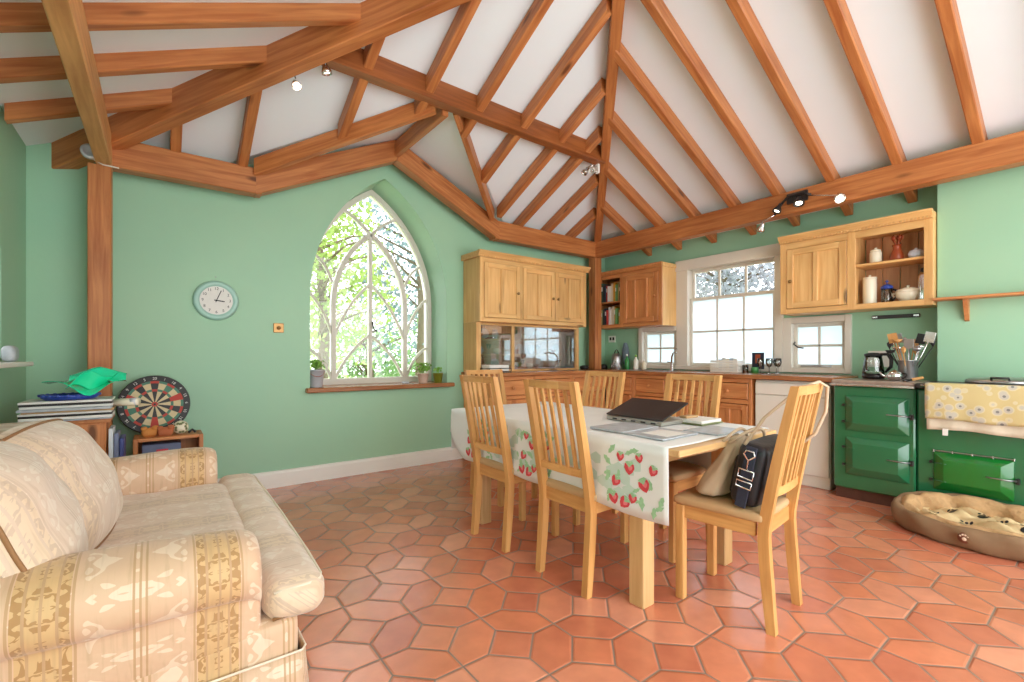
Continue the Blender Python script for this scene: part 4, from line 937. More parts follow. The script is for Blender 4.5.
m=MB(); m.box((3.45,3.12,2.93),(3.475,3.16,3.03),M['white_paint'],.004); m.tube([(3.46,3.14,3.0),(3.40,3.16,3.0),(3.36,3.2,2.98)],.007,M['chrome']); m.tube([(3.46,3.14,2.95),(3.40,3.14,2.94)],.006,M['white_paint']); m.build('bar',sb)
spot_head(sb,(3.37,3.22,2.95),(-.6,.1,-.7),M['chrome'],.032,False); spot_head(sb,(3.36,3.12,2.93),(-.7,-.2,-.5),M['white_paint'],.028,False)
m=MB(); m.lathe([(.045,0),(.045,.03),(.03,.035),(.028,.02),(.001,.02)],(-.36,4.02,2.43),M['zinc'],20,True,Matrix.Rotation(PI/2,3,'X')); m.tube([(-.36,4.02,2.40),(-.30,4.08,2.385),(-.22,4.09,2.385)],.004,M['white_paint']); tag(m.build('junction_box',origin=(-.36,4.02,2.43)),'round grey cable box with wire at the head of the left post','cable box')

# ------------------------------------------------------------------ wall clock, thermostat
ck0=Vector((.355,YB,1.555))
cl=thing('wall_clock',tuple(ck0),'round pale-green rimmed wall clock with white face','clock')
RX=Matrix.Rotation(PI/2,3,'X')
rimm=plain('pale_aqua_enamel',srgb(166,208,196),.3)
m=MB(); m.lathe([(.155,0),(.155,.02),(.148,.038),(.135,.046),(.118,.04),(.112,.03),(.001,.03)],ck0,rimm,48,True,RX); m.build('rim',cl)
m=MB(); m.lathe([(.112,.0305),(.112,.032),(.001,.032)],ck0,M['paper'],48,False,RX); fc=m.build('face',cl)
for h in range(1,13):
    a=h*PI/6; p=ck0+Vector((math.sin(a)*.092,-.0335,math.cos(a)*.092)); text_part(str(h),.03,M['black'],Matrix.Translation(p)@Matrix.Rotation(PI/2,4,'X'),fc,'numeral')
def hand(a,l,w,name):
    m=MB(); d=Vector((math.sin(a),0,math.cos(a))); p=ck0+Vector((0,-.037,0)); m.obox(p-d*.015,p+d*l,w,.002,M['black'],up=(0,1,0),bev=0); m.build(name,cl)
hand(math.radians(97),.055,.008,'hour_hand'); hand(math.radians(22),.085,.006,'minute_hand')
m=MB(); m.box((.765,YB-.012,1.315),(.845,YB-.001,1.395),M['brass'],.004); m.lathe([(.016,0),(.014,.014),(.001,.016)],(.805,YB-.012,1.355),M['brass'],14,True,RX); tag(m.build('dimmer_switch',origin=(.805,YB,1.355)),'small square brass dimmer switch between clock and arched window','switch')
m=MB(); m.tube([(.35,YB-.001,1.74),(.35,YB-.015,1.745)],.003,M['steel'],6); tag(m.build('nail',origin=(.35,YB,1.74)),'small nail in the wall just above the clock','nail')

# plants on the arched sill
def pot_plant(x,y,h,r,mat,label,nl,spread,name='potted_plant',handle=False):
    z=.8325; j=thing(name,(x,y,z),label,'plant'); m=MB(); m.lathe([(r*.72,0),(r*.75,.004),(r,h*.93),(r*1.06,h*.94),(r*1.06,h),(r*.94,h),(r*.9,h*.85),(.001,h*.84)],(x,y,z),mat,20)
    if handle: m.tube(bez((x-r,y-.02,z+h*.9),(x,y-r*1.6,z+h*.3),(x+r,y-.02,z+h*.9),8),.003,M['terracotta'],6)
    m.build('pot',j)
    m=MB()
    for k in range(nl):
        a=R.uniform(0,6.28); rr=R.uniform(0,spread); hh=R.uniform(.02,spread*1.2); c=Vector((x+rr*math.cos(a),y+rr*math.sin(a)*.8,z+h+hh)); s_=R.uniform(.012,.022)
        n=Vector((R.uniform(-1,1),R.uniform(-1,1),R.uniform(.2,1))).normalized(); u=n.orthogonal().normalized(); v=n.cross(u)
        m.add([c-u*s_,c-v*s_*.6,c+u*s_,c+v*s_*.6,c+n*.004,c-n*.004],[[0,1,4],[1,2,4],[2,3,4],[3,0,4],[0,1,5],[1,2,5],[2,3,5],[3,0,5]],M['leaf'])
        if k%6==0: m.tube([(x+R.uniform(-.5,.5)*r,y,z+h*.85),tuple(c)],.002,M['leaf'],4)
    m.build('foliage',j)
pot_plant(1.13,4.43,.16,.075,M['zinc'],'leafy plant in a small zinc bucket at left of arched sill',120,.07,handle=True)
pot_plant(2.22,4.47,.10,.06,M['pink_pot'],'trailing green plant in a pale clay pot at right of arched sill',110,.09)
pot_plant(2.37,4.42,.10,.055,M['olive'],'small plant in an olive glazed pot at far right of arched sill',40,.05)
m=MB(); m.soft((2.02,4.47,.842),(.035,.02,.01),.009,M['zinc'],6); tag(m.build('pebble',origin=(2.02,4.47,.833)),'small grey pebble on the arched sill beside the clay pot','pebble')
m=MB(); m.soft((XL+.05,3.66,1.13),(.03,.06,.045),.028,M['newsprint'],6); tag(m.build('ornament',origin=(XL+.05,3.66,1.0855)),'grey ornament on the white sill at the left photo edge','ornament')

# ------------------------------------------------------------------ dining table
TX0,TX1,TY0,TY1,TZ=1.64,2.50,1.055,2.84,.742
tb=thing('dining_table',(2.07,1.95,0),'long pale wood dining table under a strawberry tablecloth','table')
bt=M['birch_top']
m=MB(); m.box((TX0,1.40,TZ-.028),(TX1,2.55,TZ),bt,.004); m.build('tabletop',tb)
for (a,b) in ((TY0,1.398),(2.552,TY1)):
    m=MB(); m.box((TX0,a,TZ-.030),(TX1,b,TZ-.002),bt,.004); m.build('leaf',tb)
for x in (1.69,2.385):
    for y in (1.265,2.55): m=MB(); m.box((x,y,0),(x+.08,y+.08,TZ-.031),bt,.004); m.build('leg',tb)
m=MB(); m.box((1.755,1.30,TZ-.13),(2.385,1.325,TZ-.031),bt); m.box((1.755,2.59,TZ-.13),(2.385,2.615,TZ-.031),bt); m.box((1.69,1.365,TZ-.13),(1.715,2.55,TZ-.031),bt); m.box((2.43,1.365,TZ-.13),(2.455,2.55,TZ-.031),bt); m.build('apron',tb)
# tablecloth
m=MB(); ny=60; z=TZ+.003; sec=[]
vs=[];fs=[]; prof=[]
cy0,cy1=1.10,2.88
def csec(y,i):
    f=(y-cy0)/(cy1-cy0); k=1 if y<TY1 else 0
    w=lambda ph,a:a*math.sin(y*11+ph)
    end=max(0,(y-2.62)/.26); rise=.20*end**2
    zb=.435+.008*math.sin(y*9); pts=[]
    for q in range(8): # left hang bottom -> top
        t=q/7; zz=(zb+rise)+(z-(zb+rise))*t; pts.append((TX0-.010-.009*(1-t)*math.sin(y*10.0)-.006*(1-t),zz))
    for q in range(12): pts.append((TX0+(TX1-TX0)*(q+.5)/12,z+.0015*math.sin(y*14+q)))
    for q in range(8):
        t=1-q/7; zz=(zb+.02)+(z-(zb+.02))*t; pts.append((TX1+.012+.018*(1-t)*math.sin(y*12+1),zz))
    return pts
rows=[]
for i in range(ny+1):
    y=cy0+(cy1-.04-cy0)*i/ny; rows.append([(p[0],y,p[1]) for p in csec(y,i)])
for q_ in range(1,7):   # far-end hang
    base=rows[ny]; t=q_/6; rr=[]
    for p in base: rr.append((p[0],cy1-.03+.012*math.sin(p[0]*14)*t,min(p[2],z)-(.28*t if p[2]>.7 else 0)))
    rows.append(rr)
nc=len(rows[0])
for r_ in rows: vs+=r_
nr=len(rows); off=len(vs)
vs+=[(x,y,zz-.0012) if .01+TX0<x<TX1-.01 else (x+(.0015 if x<2 else -.0015),y,zz) for (x,y,zz) in vs]
for i in range(nr-1):
    for q in range(nc-1):
        a=i*nc+q; fs.append([a,a+1,a+nc+1,a+nc]); fs.append([a+off,a+1+off,a+nc+1+off,a+nc+off])
for i in range(nr-1):
    for a in (i*nc,i*nc+nc-1): fs.append([a,a+nc,a+nc+off,a+off])
for q in range(nc-1):
    for a in (q,(nr-1)*nc+q): fs.append([a,a+1,a+1+off,a+off])
m.add(vs,fs,M['cloth'],True)
# printed strawberries on the hanging side (part of the cloth)
def dx(y,zz): t=(zz-.435)/(z-.435); return TX0-.0115-.009*(1-t)*math.sin(y*10.0)-.006*(1-t)
def patch(y,zz,poly,mat,lift=0):
    pts=[(dx(y+a,zz+b)-.0012-lift,y+a,zz+b) for a,b in poly]; m.add([(dx(y,zz)-.0014-lift,y,zz)]+pts,[[0,i+1,(i+1)%len(pts)+1] for i in range(len(pts))],mat)
def berry(y,zz,s_,rot):
    cr_,sr=math.cos(rot),math.sin(rot); rt_=lambda a,b:(a*cr_-b*sr,a*sr+b*cr_)
    sh=[(0,-1),(.5,-.62),(.82,-.05),(.72,.45),(.3,.62),(0,.5),(-.3,.62),(-.72,.45),(-.82,-.05),(-.5,-.62)]
    patch(y,zz,[rt_(a*s_,b*s_) for a,b in sh],M['red'])
    patch(y,zz,[rt_((a*.45-.15)*s_,(b*.45+.02)*s_) for a,b in sh],M['pinkred'],.0006)
    for k in range(5):
        an=PI/2+(k-2)*.55; c=rt_(.1*math.cos(an)*s_,.55*s_); e_=rt_(.75*math.cos(an)*s_,.5*s_+.55*s_*math.sin(an)*.6); e2=rt_(.45*math.cos(an+.4)*s_,.55*s_+.3*s_); patch(y+c[0]*0,zz,[c,e_,e2],M['green_print'],.0009)
def leaf(y,zz,s_,rot):
    cr_,sr=math.cos(rot),math.sin(rot); patch(y,zz,[((a*cr_-b*sr)*s_,(a*sr+b*cr_)*s_) for a,b in ((0,-1),(.35,-.6),(.3,-.2),(.5,.1),(.2,.5),(0,1),(-.25,.5),(-.45,.1),(-.3,-.25),(-.3,-.65))],M['green_print'],-.0006)
for cy in (1.27,1.93,2.50):
    pts=[(-.02,.05,.033,0),(-.09,-.03,.03,.5),(.055,-.02,.034,-.4),(.10,.06,.027,.4),(.0,-.10,.026,.2),(-.04,-.13,.032,.7),(-.10,-.12,.032,-.3),(-.07,.10,.025,.1),(.03,.11,.024,-.2)]
    for k,(a,b,s_,r_) in enumerate(pts):
        yy=cy-a; zz=.59+b*.85
        if cy0+.03<yy<2.80 and (yy<2.66 or zz>.56): berry(yy,zz,s_,r_)
    for k in range(22):
        yy=cy+R.uniform(-.16,.16); zz=.59+R.uniform(-.13,.12)
        if cy0+.03<yy<2.78 and (yy<2.66 or zz>.56): leaf(yy,zz,R.uniform(.018,.032),R.uniform(0,6.28))
for k in range(40):
    yy=R.uniform(1.22,2.6); patch(yy,.60+R.uniform(-.1,.1),[(.03,-.01),(.035,.01),(0,.03),(-.03,.015),(-.03,-.02),(0,-.025)],M['cloth_stripe'],-.0009)
tag(m.build('tablecloth',origin=(2.07,1.95,TZ)),'white tablecloth printed with red strawberries draped over the dining table','tablecloth')

# things on the table
zt=TZ+.0065
lp=thing('laptop',(2.2,1.63,zt),'black laptop with half-closed lid on the dining table','laptop')
m=MB(); m.box((2.08,1.44,zt),(2.33,1.82,zt+.022),M['silver'],.004); m.build('base',lp)
for k in range(5):
    m=MB(); m.box((2.077,1.48+k*.065,zt+.006),(2.081,1.51+k*.065,zt+.014),M['black'],.001); m.build('port',lp)
an=math.radians(18); m=MB(); m.box((0,1.44,0),(.255,1.82,.01),M['laptop'],.004,Matrix.Translation((2.083,0,zt+.024))@Matrix.Rotation(-an,4,'Y')); m.build('lid',lp)
mg=thing('magazine',(1.9,1.40,zt),'open grey magazine lying near the left edge of dining table','magazine')
m=MB()
for k,(a0_,a1_) in enumerate(((1.20,1.42),(1.42,1.63))):
    m.box((1.74,a0_,zt),(2.02,a1_,zt+.007+.004*k),M['newsprint'],.002)
m.build('pages',mg)
m=MB(); m.box((1.80,1.22,zt+.0075),(1.96,1.36,zt+.0085),M['paper'],.0003); m.build('printed_sheet',mg)
m=MB(); m.box((2.05,1.12,zt-.001),(2.30,1.30,zt+.006),M['newsprint'],.001,Matrix.Translation((0,0,0))); tag(m.build('newspaper',origin=(2.1,1.2,zt)),'flat folded newspaper at the near end of the dining table','newspaper')
nb=thing('notebook',(2.38,1.42,zt),'white book with pale cover stacked at the right of the laptop','book')
m=MB(); m.box((2.27,1.33,zt+.007),(2.47,1.52,zt+.024),M['paper'],.003); m.build('pages',nb)
m=MB(); m.box((2.265,1.325,zt+.0),(2.475,1.525,zt+.007),M['olive_page'],.002); m.build('cover',nb)
m=MB(); m.obox((2.30,1.46,zt+.031),(2.40,1.45,zt+.031),.05,.012,M['tan'],bev=.004); tag(m.build('wallet',origin=(2.35,1.45,zt+.025)),'small tan wallet lying on top of the white book','wallet')

# ------------------------------------------------------------------ chairs
def make_chair(label,seatmat):
    c=thing('dining_chair',(0,0,0),label,'chair','dining chairs around the table')
    # faces +X locally; back legs at x=0
    W2=.185; b=M['birch']
    def backx(zz): return .03-.03*((.4-zz)/.4)**1.3 if zz<.4 else .03-.115*((zz-.4)/.6)**1.15
    for s_ in (-1,1):
        m=MB(); zs=[0,.1,.2,.3,.38,.42,.5,.6,.72,.84,.93,1.0]; off=Vector((R.uniform(0,9),0,0)); vs=[];g=[];fs=[]
        for zz in zs:
            w=.042 if zz<.55 else .042-.012*(zz-.55)/.45
            if zz<.2: w=.034+.008*zz/.2
            xx=backx(zz); tt=.018
            for (a,bb) in ((-w/2,-tt),(w/2,-tt),(w/2,tt),(-w/2,tt)): vs.append((xx+a,s_*(W2-.02)+bb,zz)); g.append(Vector((zz,a,bb))+off)
        for i in range(len(zs)-1):
            for k in range(4): fs.append([i*4+k,i*4+(k+1)%4,i*4+4+(k+1)%4,i*4+4+k])
        fs+=[[0,1,2,3],[len(vs)-4,len(vs)-3,len(vs)-2,len(vs)-1]]
        m.add(vs,fs,b,False,g); o=m.build('back_leg',c)
        m=MB(); m.box((.365,s_*(W2-.02)-.018,0),(.405,s_*(W2-.02)+.018,.435),b,.004); m.build('front_leg',c)
    m=MB(); m.box((.06,-W2+.012,.375),(.37,-W2+.032,.44),b); m.box((.06,W2-.032,.375),(.37,W2-.012,.44),b); m.box((.37,-W2+.035,.375),(.39,W2-.035,.44),b); m.box((.028,-W2+.035,.375),(.05,W2-.035,.44),b); m.build('seat_frame',c)
    m=MB(); m.soft((.222,0,.455),(.195,W2+.005,.02),.017,seatmat,10,(0,0,.006)); m.build('seat',c)
    for zz,hh,nm_ in ((.981,.036,'top_rail'),(.565,.035,'lower_rail')):
        m=MB()
        pts=[(backx(zz)-.012*(1-(t/ .16)**2),t,zz) for t in [-.16,-.08,0,.08,.16]]
        for i in range(4): m.obox(pts[i],pts[i+1],.022,hh,b,bev=.0)
        m.build(nm_,c)
    for k in range(5):
        y=-.105+.0525*k; xo=-.012*(1-(y/.16)**2); m=MB(); zs=[.58,.68,.78,.88,.96]
        for i in range(4): m.obox((backx(zs[i])+xo,y,zs[i]-.002),(backx(zs[i+1])+xo,y,zs[i+1]+.002),.02,.012,b,up=(1,0,0),bev=.001)
        m.build('slat',c)
    return c
c1=make_chair('pale wood slatted chair on the near side of the table, farther from camera',M['tan'])
c1.location=(1.574,2.29,0)
copy_thing(c1,(1.574,1.66,0),0,'pale wood slatted chair on the near side of the table, closer one','dining chairs around the table')
c3=copy_thing(c1,(2.125,.862,0),PI/2+math.radians(6),'slatted chair at the near table end holding the black bag','dining chairs around the table')
copy_thing(c1,(2.60,1.63,0),PI,'slatted chair on the far side of the table right of the laptop','dining chairs around the table')
copy_thing(c1,(2.58,2.34,0),PI,'slatted chair on the far side of the table left of the laptop','dining chairs around the table')
copy_thing(c1,(2.18,3.17,0),-PI/2,'slatted chair at the distant end of the table near the arched window','dining chairs around the table')
# bags on the near chair
bg_=thing('shoulder_bag',(2.13,.975,.478),'black nylon shoulder bag standing on the near chair seat','bag')
BR=Matrix.Translation((2.13,.975,.487))@Matrix.Rotation(math.radians(4),4,'Z')@Matrix.Rotation(math.radians(11),4,'X')
def put(mb): mb.v=[BR@v for v in mb.v]; return mb
m=MB(); m.soft((0,0,.135),(.19,.058,.132),.03,M['black_nylon'],12,(.005,.012,.004),.002); put(m).build('body',bg_)
m=MB(); m.soft((0,.062,.11),(.15,.016,.085),.013,M['black_nylon'],8); put(m).build('pocket',bg_)
m=MB(); m.box((-.205,-.022,.0),(-.195,.022,.262),M['navy'],.003); put(m).build('side_strap',bg_)
m=MB()
for zz,h_ in ((.145,.034),(.10,.026)): m.tube([(-.209,-.03,zz-h_/2),(-.209,.03,zz-h_/2),(-.209,.03,zz+h_/2),(-.209,-.03,zz+h_/2)],.0036,M['chrome'],6,True)
m.tube([(-.209,0,.165),(-.211,0,.205),(-.211,-.022,.228),(-.211,-.014,.245),(-.211,.014,.245),(-.211,.022,.228),(-.211,0,.205)],.004,M['chrome'],6); put(m).build('buckle',bg_)
m=MB(); m.tube([(1.95,.95,.745),(2.02,.90,.86),(2.12,.80,.985),(2.24,.775,1.008),(2.275,.755,.985),(2.285,.765,.88),(2.27,.80,.78),(2.24,.88,.70)],.007,M['beige'],8); m.build('shoulder_strap',bg_)
tt=thing('tote_bag',(2.1,1.12,.478),'beige canvas tote bag slumped against the black bag on chair','bag')
m=MB(); vs=[];fs=[];g=[]; nu,nw=28,16
for j_ in range(nw+1):
    f=j_/nw
    hx=.165-.035*f**2; hy=.060*(1-f)**.7+.012; cy__=1.135-.115*f; cx__=2.10+.05*f; z_=.487+.265*f+ (-.02*f)
    if j_==0: hx*=.8; hy*=.7
    for i in range(nu):
        a=2*PI*i/nu; ca,sa=math.cos(a),math.sin(a); px=math.copysign(abs(ca)**.55,ca); py=math.copysign(abs(sa)**.7,sa)
        w=.008*math.sin(a*5+f*7)*f+.005*math.sin(a*9-f*5)
        vs.append((cx__+(hx+w)*px,cy__+(hy+w)*py,z_+.014*math.sin(a*3+1)*f+ .035*f*px*-1)); g.append(vs[-1])
for j_ in range(nw):
    for i in range(nu): fs.append([j_*nu+i,j_*nu+(i+1)%nu,(j_+1)*nu+(i+1)%nu,(j_+1)*nu+i])
fs+=[list(range(nu)),list(range(nw*nu,(nw+1)*nu))]
m.add(vs,fs,M['beige'],True,g); m.build('body',tt)
m=MB(); m.tube(bez((2.0,1.04,.735),(2.10,.90,.88),(2.22,1.0,.70),10),.007,M['beige'],8); m.tube(bez((1.98,1.06,.74),(2.05,.98,.86),(2.16,1.04,.715),10),.007,M['beige'],8); m.build('handle',tt)

# ------------------------------------------------------------------ dog bed
db=thing('dog_bed',(3.96,.48,0),'oval brown padded dog bed in front of the green range','dog bed')
cx_,cy_=3.965,.43; ax_,by_=.245,.44
def rim(a): # height of the rim: low at the front left, high at the back
    return .165+.03*math.cos(a)+.012*math.sin(2*a)
def ring(off,wid,drop,mat,nl,am,nseg=96,nr=14,base=.0,flare=.02):
    vs=[];fs=[]
    for i in range(nseg):
        a=2*PI*i/nseg; top=rim(a)-drop; lump=1-am*(abs(math.cos(a*nl*.5))**10)
        hz=(top-base)/2; zc_=base+hz
        for k in range(nr):
            b=2*PI*k/nr; rr=wid*math.cos(b)*lump; zz=zc_+hz*math.sin(b)*(1 if math.sin(b)<0 else lump**.3)
            fl=flare*(zz/.2); w=.006*math.sin(a*13+k)*am*4
            vs.append((cx_+(ax_+off+rr+fl+w)*math.cos(a),cy_+(by_+off+rr+fl+w)*math.sin(a),max(.003,zz)))
    for i in range(nseg):
        for k in range(nr): fs.append([i*nr+k,((i+1)%nseg)*nr+k,((i+1)%nseg)*nr+(k+1)%nr,i*nr+(k+1)%nr])
    m=MB(); m.add(vs,fs,mat,True); return m
ring(0.02,.037,.0,M['bed'],9,.3).build('outer_wall',db)
ring(-.03,.04,-.008,M['fleece'],11,.5,base=.03).build('inner_bolster',db)
m=MB(); m.lathe([(.001,.06),(.9,.06),(1,.05),(1.02,.02),(1,.004),(.001,.004)],(cx_,cy_,0),M['fleece'],40,sx=ax_-.02,sy=by_-.02); m.build('base_cushion',db)
m=MB(); la=math.radians(168); rr_=.062; lc=Vector((cx_+(ax_+rr_)*math.cos(la),cy_+(by_+rr_)*math.sin(la),.075))
wm=plain('cream_embroidery',srgb(230,205,180),.8); bwn=plain('brown_badge',srgb(120,70,50),.8)
RL=Matrix.Rotation(math.radians(-85),3,'Y')
m.lathe([(.032,-.01),(.030,.004),(.001,.004)],lc,bwn,20,True,RL)
for (a,b,r_) in ((0,-.006,.011),(-.015,.010,.005),(-.005,.017,.0055),(.007,.017,.0055),(.017,.009,.005)): m.lathe([(r_,.004),(r_*.8,.008),(.001,.008)],lc+Vector((0,a,b)),wm,10,True,RL)
m.build('paw_badge',db)
# blanket
bl=MB(); n1,n2=44,34; vs=[];fs=[]
def bz(u,v):
    return .112+.024*math.sin(u*15+3*math.sin(v*7))*math.cos(v*9+u*3)+.035*math.exp(-((u-.62)**2+(v-.35)**2)*18)+.05*math.exp(-((u-.97)**2*30+(v-.4)**2*4))+.012*math.sin(u*34+v*18)
def bxy(u,v):
    X_=cx_-.20+.40*v; Y_=cy_+.38-.76*u
    q=((X_-cx_)/(ax_-.045))**2+((Y_-cy_)/(by_-.05))**2
    if q>1: X_=cx_+(X_-cx_)/math.sqrt(q); Y_=cy_+(Y_-cy_)/math.sqrt(q)
    return X_,Y_
for i in range(n1+1):
    for k in range(n2+1):
        u=i/n1;v=k/n2; X_,Y_=bxy(u,v); vs.append((X_,Y_,bz(u,v)))
n=len(vs); vs+=[(x,y,zz-.012) for x,y,zz in vs]
for i in range(n1):
    for k in range(n2): a=i*(n2+1)+k; fs+=[[a,a+1,a+n2+2,a+n2+1],[a+n,a+1+n,a+n2+2+n,a+n2+1+n]]
bl.add(vs,fs,M['paw_cloth'],True)
def blob(X_,Y_,r_,sx,sy):
    # a printed spot that follows the folds
    def hz(x,y):
        v=(x-cx_+.20)/.40; u=(cy_+.38-y)/.76; return bz(u,v)+.0025
    N=12; c=(X_,Y_,hz(X_,Y_)); ring_=[(X_+r_*sx*math.cos(2*PI*k/N),Y_+r_*sy*math.sin(2*PI*k/N)) for k in range(N)]
    bl.add([c]+[(x,y,hz(x,y)) for x,y in ring_],[[0,k+1,(k+1)%N+1] for k in range(N)],M['black'],True)
for (u,v) in ((.12,.35),(.22,.62),(.33,.25),(.40,.7),(.52,.3),(.60,.55),(.66,.2),(.72,.7),(.80,.35),(.87,.6)):
    X_,Y_=bxy(u,v); blob(X_,Y_,.024,1,1.1)
    for a in (-1,0,1): blob(X_+.036,Y_+a*.021,.008,1,1)
tag(bl.build('blanket',origin=(cx_,cy_,.08)),'crumpled cream blanket with black paw prints inside the dog bed','blanket')

# ------------------------------------------------------------------ sofa
sf=thing('sofa',(-.15,2.4,0),'cream and gold striped damask sofa against the left wall','sofa')
ms=M['sofa']
gx=lambda v,p:Vector((p.x,p.y,p.z))
gy=lambda v,p:Vector((p.y,p.x,p.z))
NY,FY=1.62,3.20
m=MB(); m.soft((-.13,(NY+FY)/2,.145),(.50,(FY-NY)/2-.01,.120),.03,ms,12,gf=gx); m.build('base',sf)
# skirt
m=MB()
sk=[(-.60,NY),(.37,NY),(.385,NY+.02),(.385,FY-.02),(.37,FY),(-.60,FY)]
vs=[];fs=[];g=[]
path=[]
for i in range(len(sk)-1):
    a=Vector(sk[i]);b=Vector(sk[i+1]); k=max(1,int((b-a).length/.04))
    for j_ in range(k): path.append(a+(b-a)*j_/k)
path.append(Vector(sk[-1]))
for th_ in (0,.006):
    for p in path:
        ctr=Vector((-.15,2.4)); d=(p-ctr); 
        nrm=Vector((0,-1)) if p.y<NY+.01 else (Vector((0,1)) if p.y>FY-.01 else Vector((1,0)))
        for zz,o_ in ((.155,0),(.08,.008),(.006,.016)):
            q=p+nrm*(o_+.004*math.sin(p.x*40+p.y*40)*(1-zz/.16)-th_); vs.append((q.x,q.y,zz)); g.append((q.x if abs(nrm.y)>.5 else q.y,q.y,zz))
n=len(path)*3
for i in range(len(path)-1):
    for k in range(2):
        for o_ in (0,n): fs.append([o_+i*3+k,o_+i*3+k+1,o_+(i+1)*3+k+1,o_+(i+1)*3+k])
    fs.append([i*3,(i+1)*3,(i+1)*3+n,i*3+n]); fs.append([i*3+2,(i+1)*3+2,(i+1)*3+n+2,i*3+n+2])
m.add(vs,fs,ms,True,g); m.tube([(p.x,p.y-.002 if p.y<NY+.01 else p.y,.158) for p in path],.004,M['piping_l'],6); m.build('skirt',sf)
# arms: panel + roll
def arm(yo,yi,sgn,dz,sl=0):
    # yo outer face, sgn -1: outer side faces -Y
    m=MB(); yc=(yo+yi)/2; n=20; prof=[]
    # outline in (Y,Z): outer panel up, roll over the top, down the inner face
    o=-1 if sgn<0 else 1; W=abs(yi-yo)
    P_=[(0,.14),(0,.38),(-.004,.405),(-.040,.425),(-.056,.47),(-.048,.525),(-.014,.568),(.04,.59),(.10,.598),(.16,.588),(.20,.55),(.215,.49),(.205,.42),(.20,.28),(.20,.14)]
    xs=[-.60,-.45,-.3,-.15,0,.1,.17,.21,.235,.25,.258]
    vs=[];g=[];fs=[]
    L_=[0]
    for i in range(1,len(P_)): L_.append(L_[-1]+math.hypot(P_[i][0]-P_[i-1][0],P_[i][1]-P_[i-1][1]))
    for xi,x in enumerate(xs):
        shr=0 if xi<6 else [.002,.007,.016,.03,.055][xi-6]
        dropz=.035*max(0,(-x-.0))*0 + .03*(x+.6)/.86*(-1)+.03
        for (a,b),l in zip(P_,L_):
            ca,cb_=.09,.40
            a2=a+(ca-a)*shr/.12; b2=b-(shr*.9 if b>.3 else 0)
            if b>.38: b2+=dropz+dz+sl*(.258-x)+.004*math.sin(x*12+a*20)
            vs.append((x,yo-o*a2 if True else 0,b2)); g.append((x,l,0))
    k=len(P_)
    for i in range(len(xs)-1):
        for q in range(k-1): fs.append([i*k+q,i*k+q+1,(i+1)*k+q+1,(i+1)*k+q])
    fs+=[list(range(k)),list(range((len(xs)-1)*k,len(xs)*k))]
    for i in range(len(xs)-1): fs.append([i*k,(i+1)*k,(i+1)*k+k-1,i*k+k-1])
    m.add(vs,fs,ms,True,g)
    ob=m.build('arm',sf); md=ob.modifiers.new('s','SUBSURF'); md.levels=1; md.render_levels=2
    return ob
arm(NY,NY+.2,-1,-.035); arm(FY,FY-.2,1,.018,-.07)
m=MB(); m.soft((-.53,2.41,.45),(.13,.78,.36),.08,ms,12,gf=gy); m.build('backrest',sf)
# seat cushion: one long T cushion
def rc(m,p0,p1,z0,z1,wr,seed,gf,bul=.012):
    c=((p0[0]+p1[0])/2,(p0[1]+p1[1])/2,(z0+z1)/2); h=((p1[0]-p0[0])/2,(p1[1]-p0[1])/2,(z1-z0)/2); m.soft(c,h,.055,M['sofa_soft'],22,(.012,.006,bul),wr,None,gf,seed)
m=MB(); rc(m,(-.42,NY+.19),(.30,FY-.19),.295,.425,.004,1.0,gy); rc(m,(.262,NY+.01),(.455,FY-.01),.285,.418,.004,2.0,gy,.01)
sag=lambda v:Vector((v.x,v.y,v.z-.036+.045*(v.y-NY)/1.58))
m.v=[sag(v) for v in m.v]
sc=m.build('seat_cushion',sf)
m=MB(); pl=[(.29,NY+.022),(.40,NY+.025),(.435,NY+.04),(.448,NY+.08),(.455,NY+.3),(.458,2.4),(.455,FY-.3),(.448,FY-.08),(.435,FY-.04),(.40,FY-.025),(.29,FY-.022)]
m.tube([(x,y,.392) for x,y in pl],.006,M['piping_l'],6); m.tube([(x-.003,y,.308) for x,y in pl],.005,M['piping'],6); m.v=[sag(v) for v in m.v]; m.build('piping',sc)
def pillow(c,hw,hh,th,mt,label,gsw=0):
    n=22; vs=[];fs=[];g=[]; key={}
    def pt(u,v,s_):
        e=(max(0,1-abs(u)**3.0)*max(0,1-abs(v)**3.0))**.8
        corner=1-.10*(u*u*v*v); crease=.008*math.sin(u*8+v*3)*e
        return Vector((u*hw*corner,v*hh*corner,s_*(th*e+crease*.7)))
    for s_ in (1,-1):
        for i in range(n+1):
            for j_ in range(n+1):
                u=-1+2*i/n; v=-1+2*j_/n; p=pt(u,v,s_); vs.append(mt@p+Vector(c)); g.append((p.y*1.0,p.x,p.z))
    N_=(n+1)**2
    for o_ in (0,N_):
        for i in range(n):
            for j_ in range(n): a=o_+i*(n+1)+j_; fs.append([a,a+1,a+n+2,a+n+1])
    m=MB(); m.add(vs,fs,M['sofa_soft'],True,g); o=m.build('cushion',origin=c); tag(o,label,'cushion')
    rim=[]
    for i in range(n): rim.append((-1+2*i/n,-1))
    for i in range(n): rim.append((1,-1+2*i/n))
    for i in range(n): rim.append((1-2*i/n,1))
    for i in range(n): rim.append((-1,1-2*i/n))
    m=MB(); m.tube([mt@pt(u*.93,v*.93,1)+Vector(c) for u,v in rim],.006,M['piping'],6,True); m.build('piping',o)
    return o
def rot(yaw,tilt,roll): return Matrix.Rotation(math.radians(yaw),3,'Z')@Matrix.Rotation(math.radians(tilt),3,'Y')@Matrix.Rotation(math.radians(roll),3,'Z')
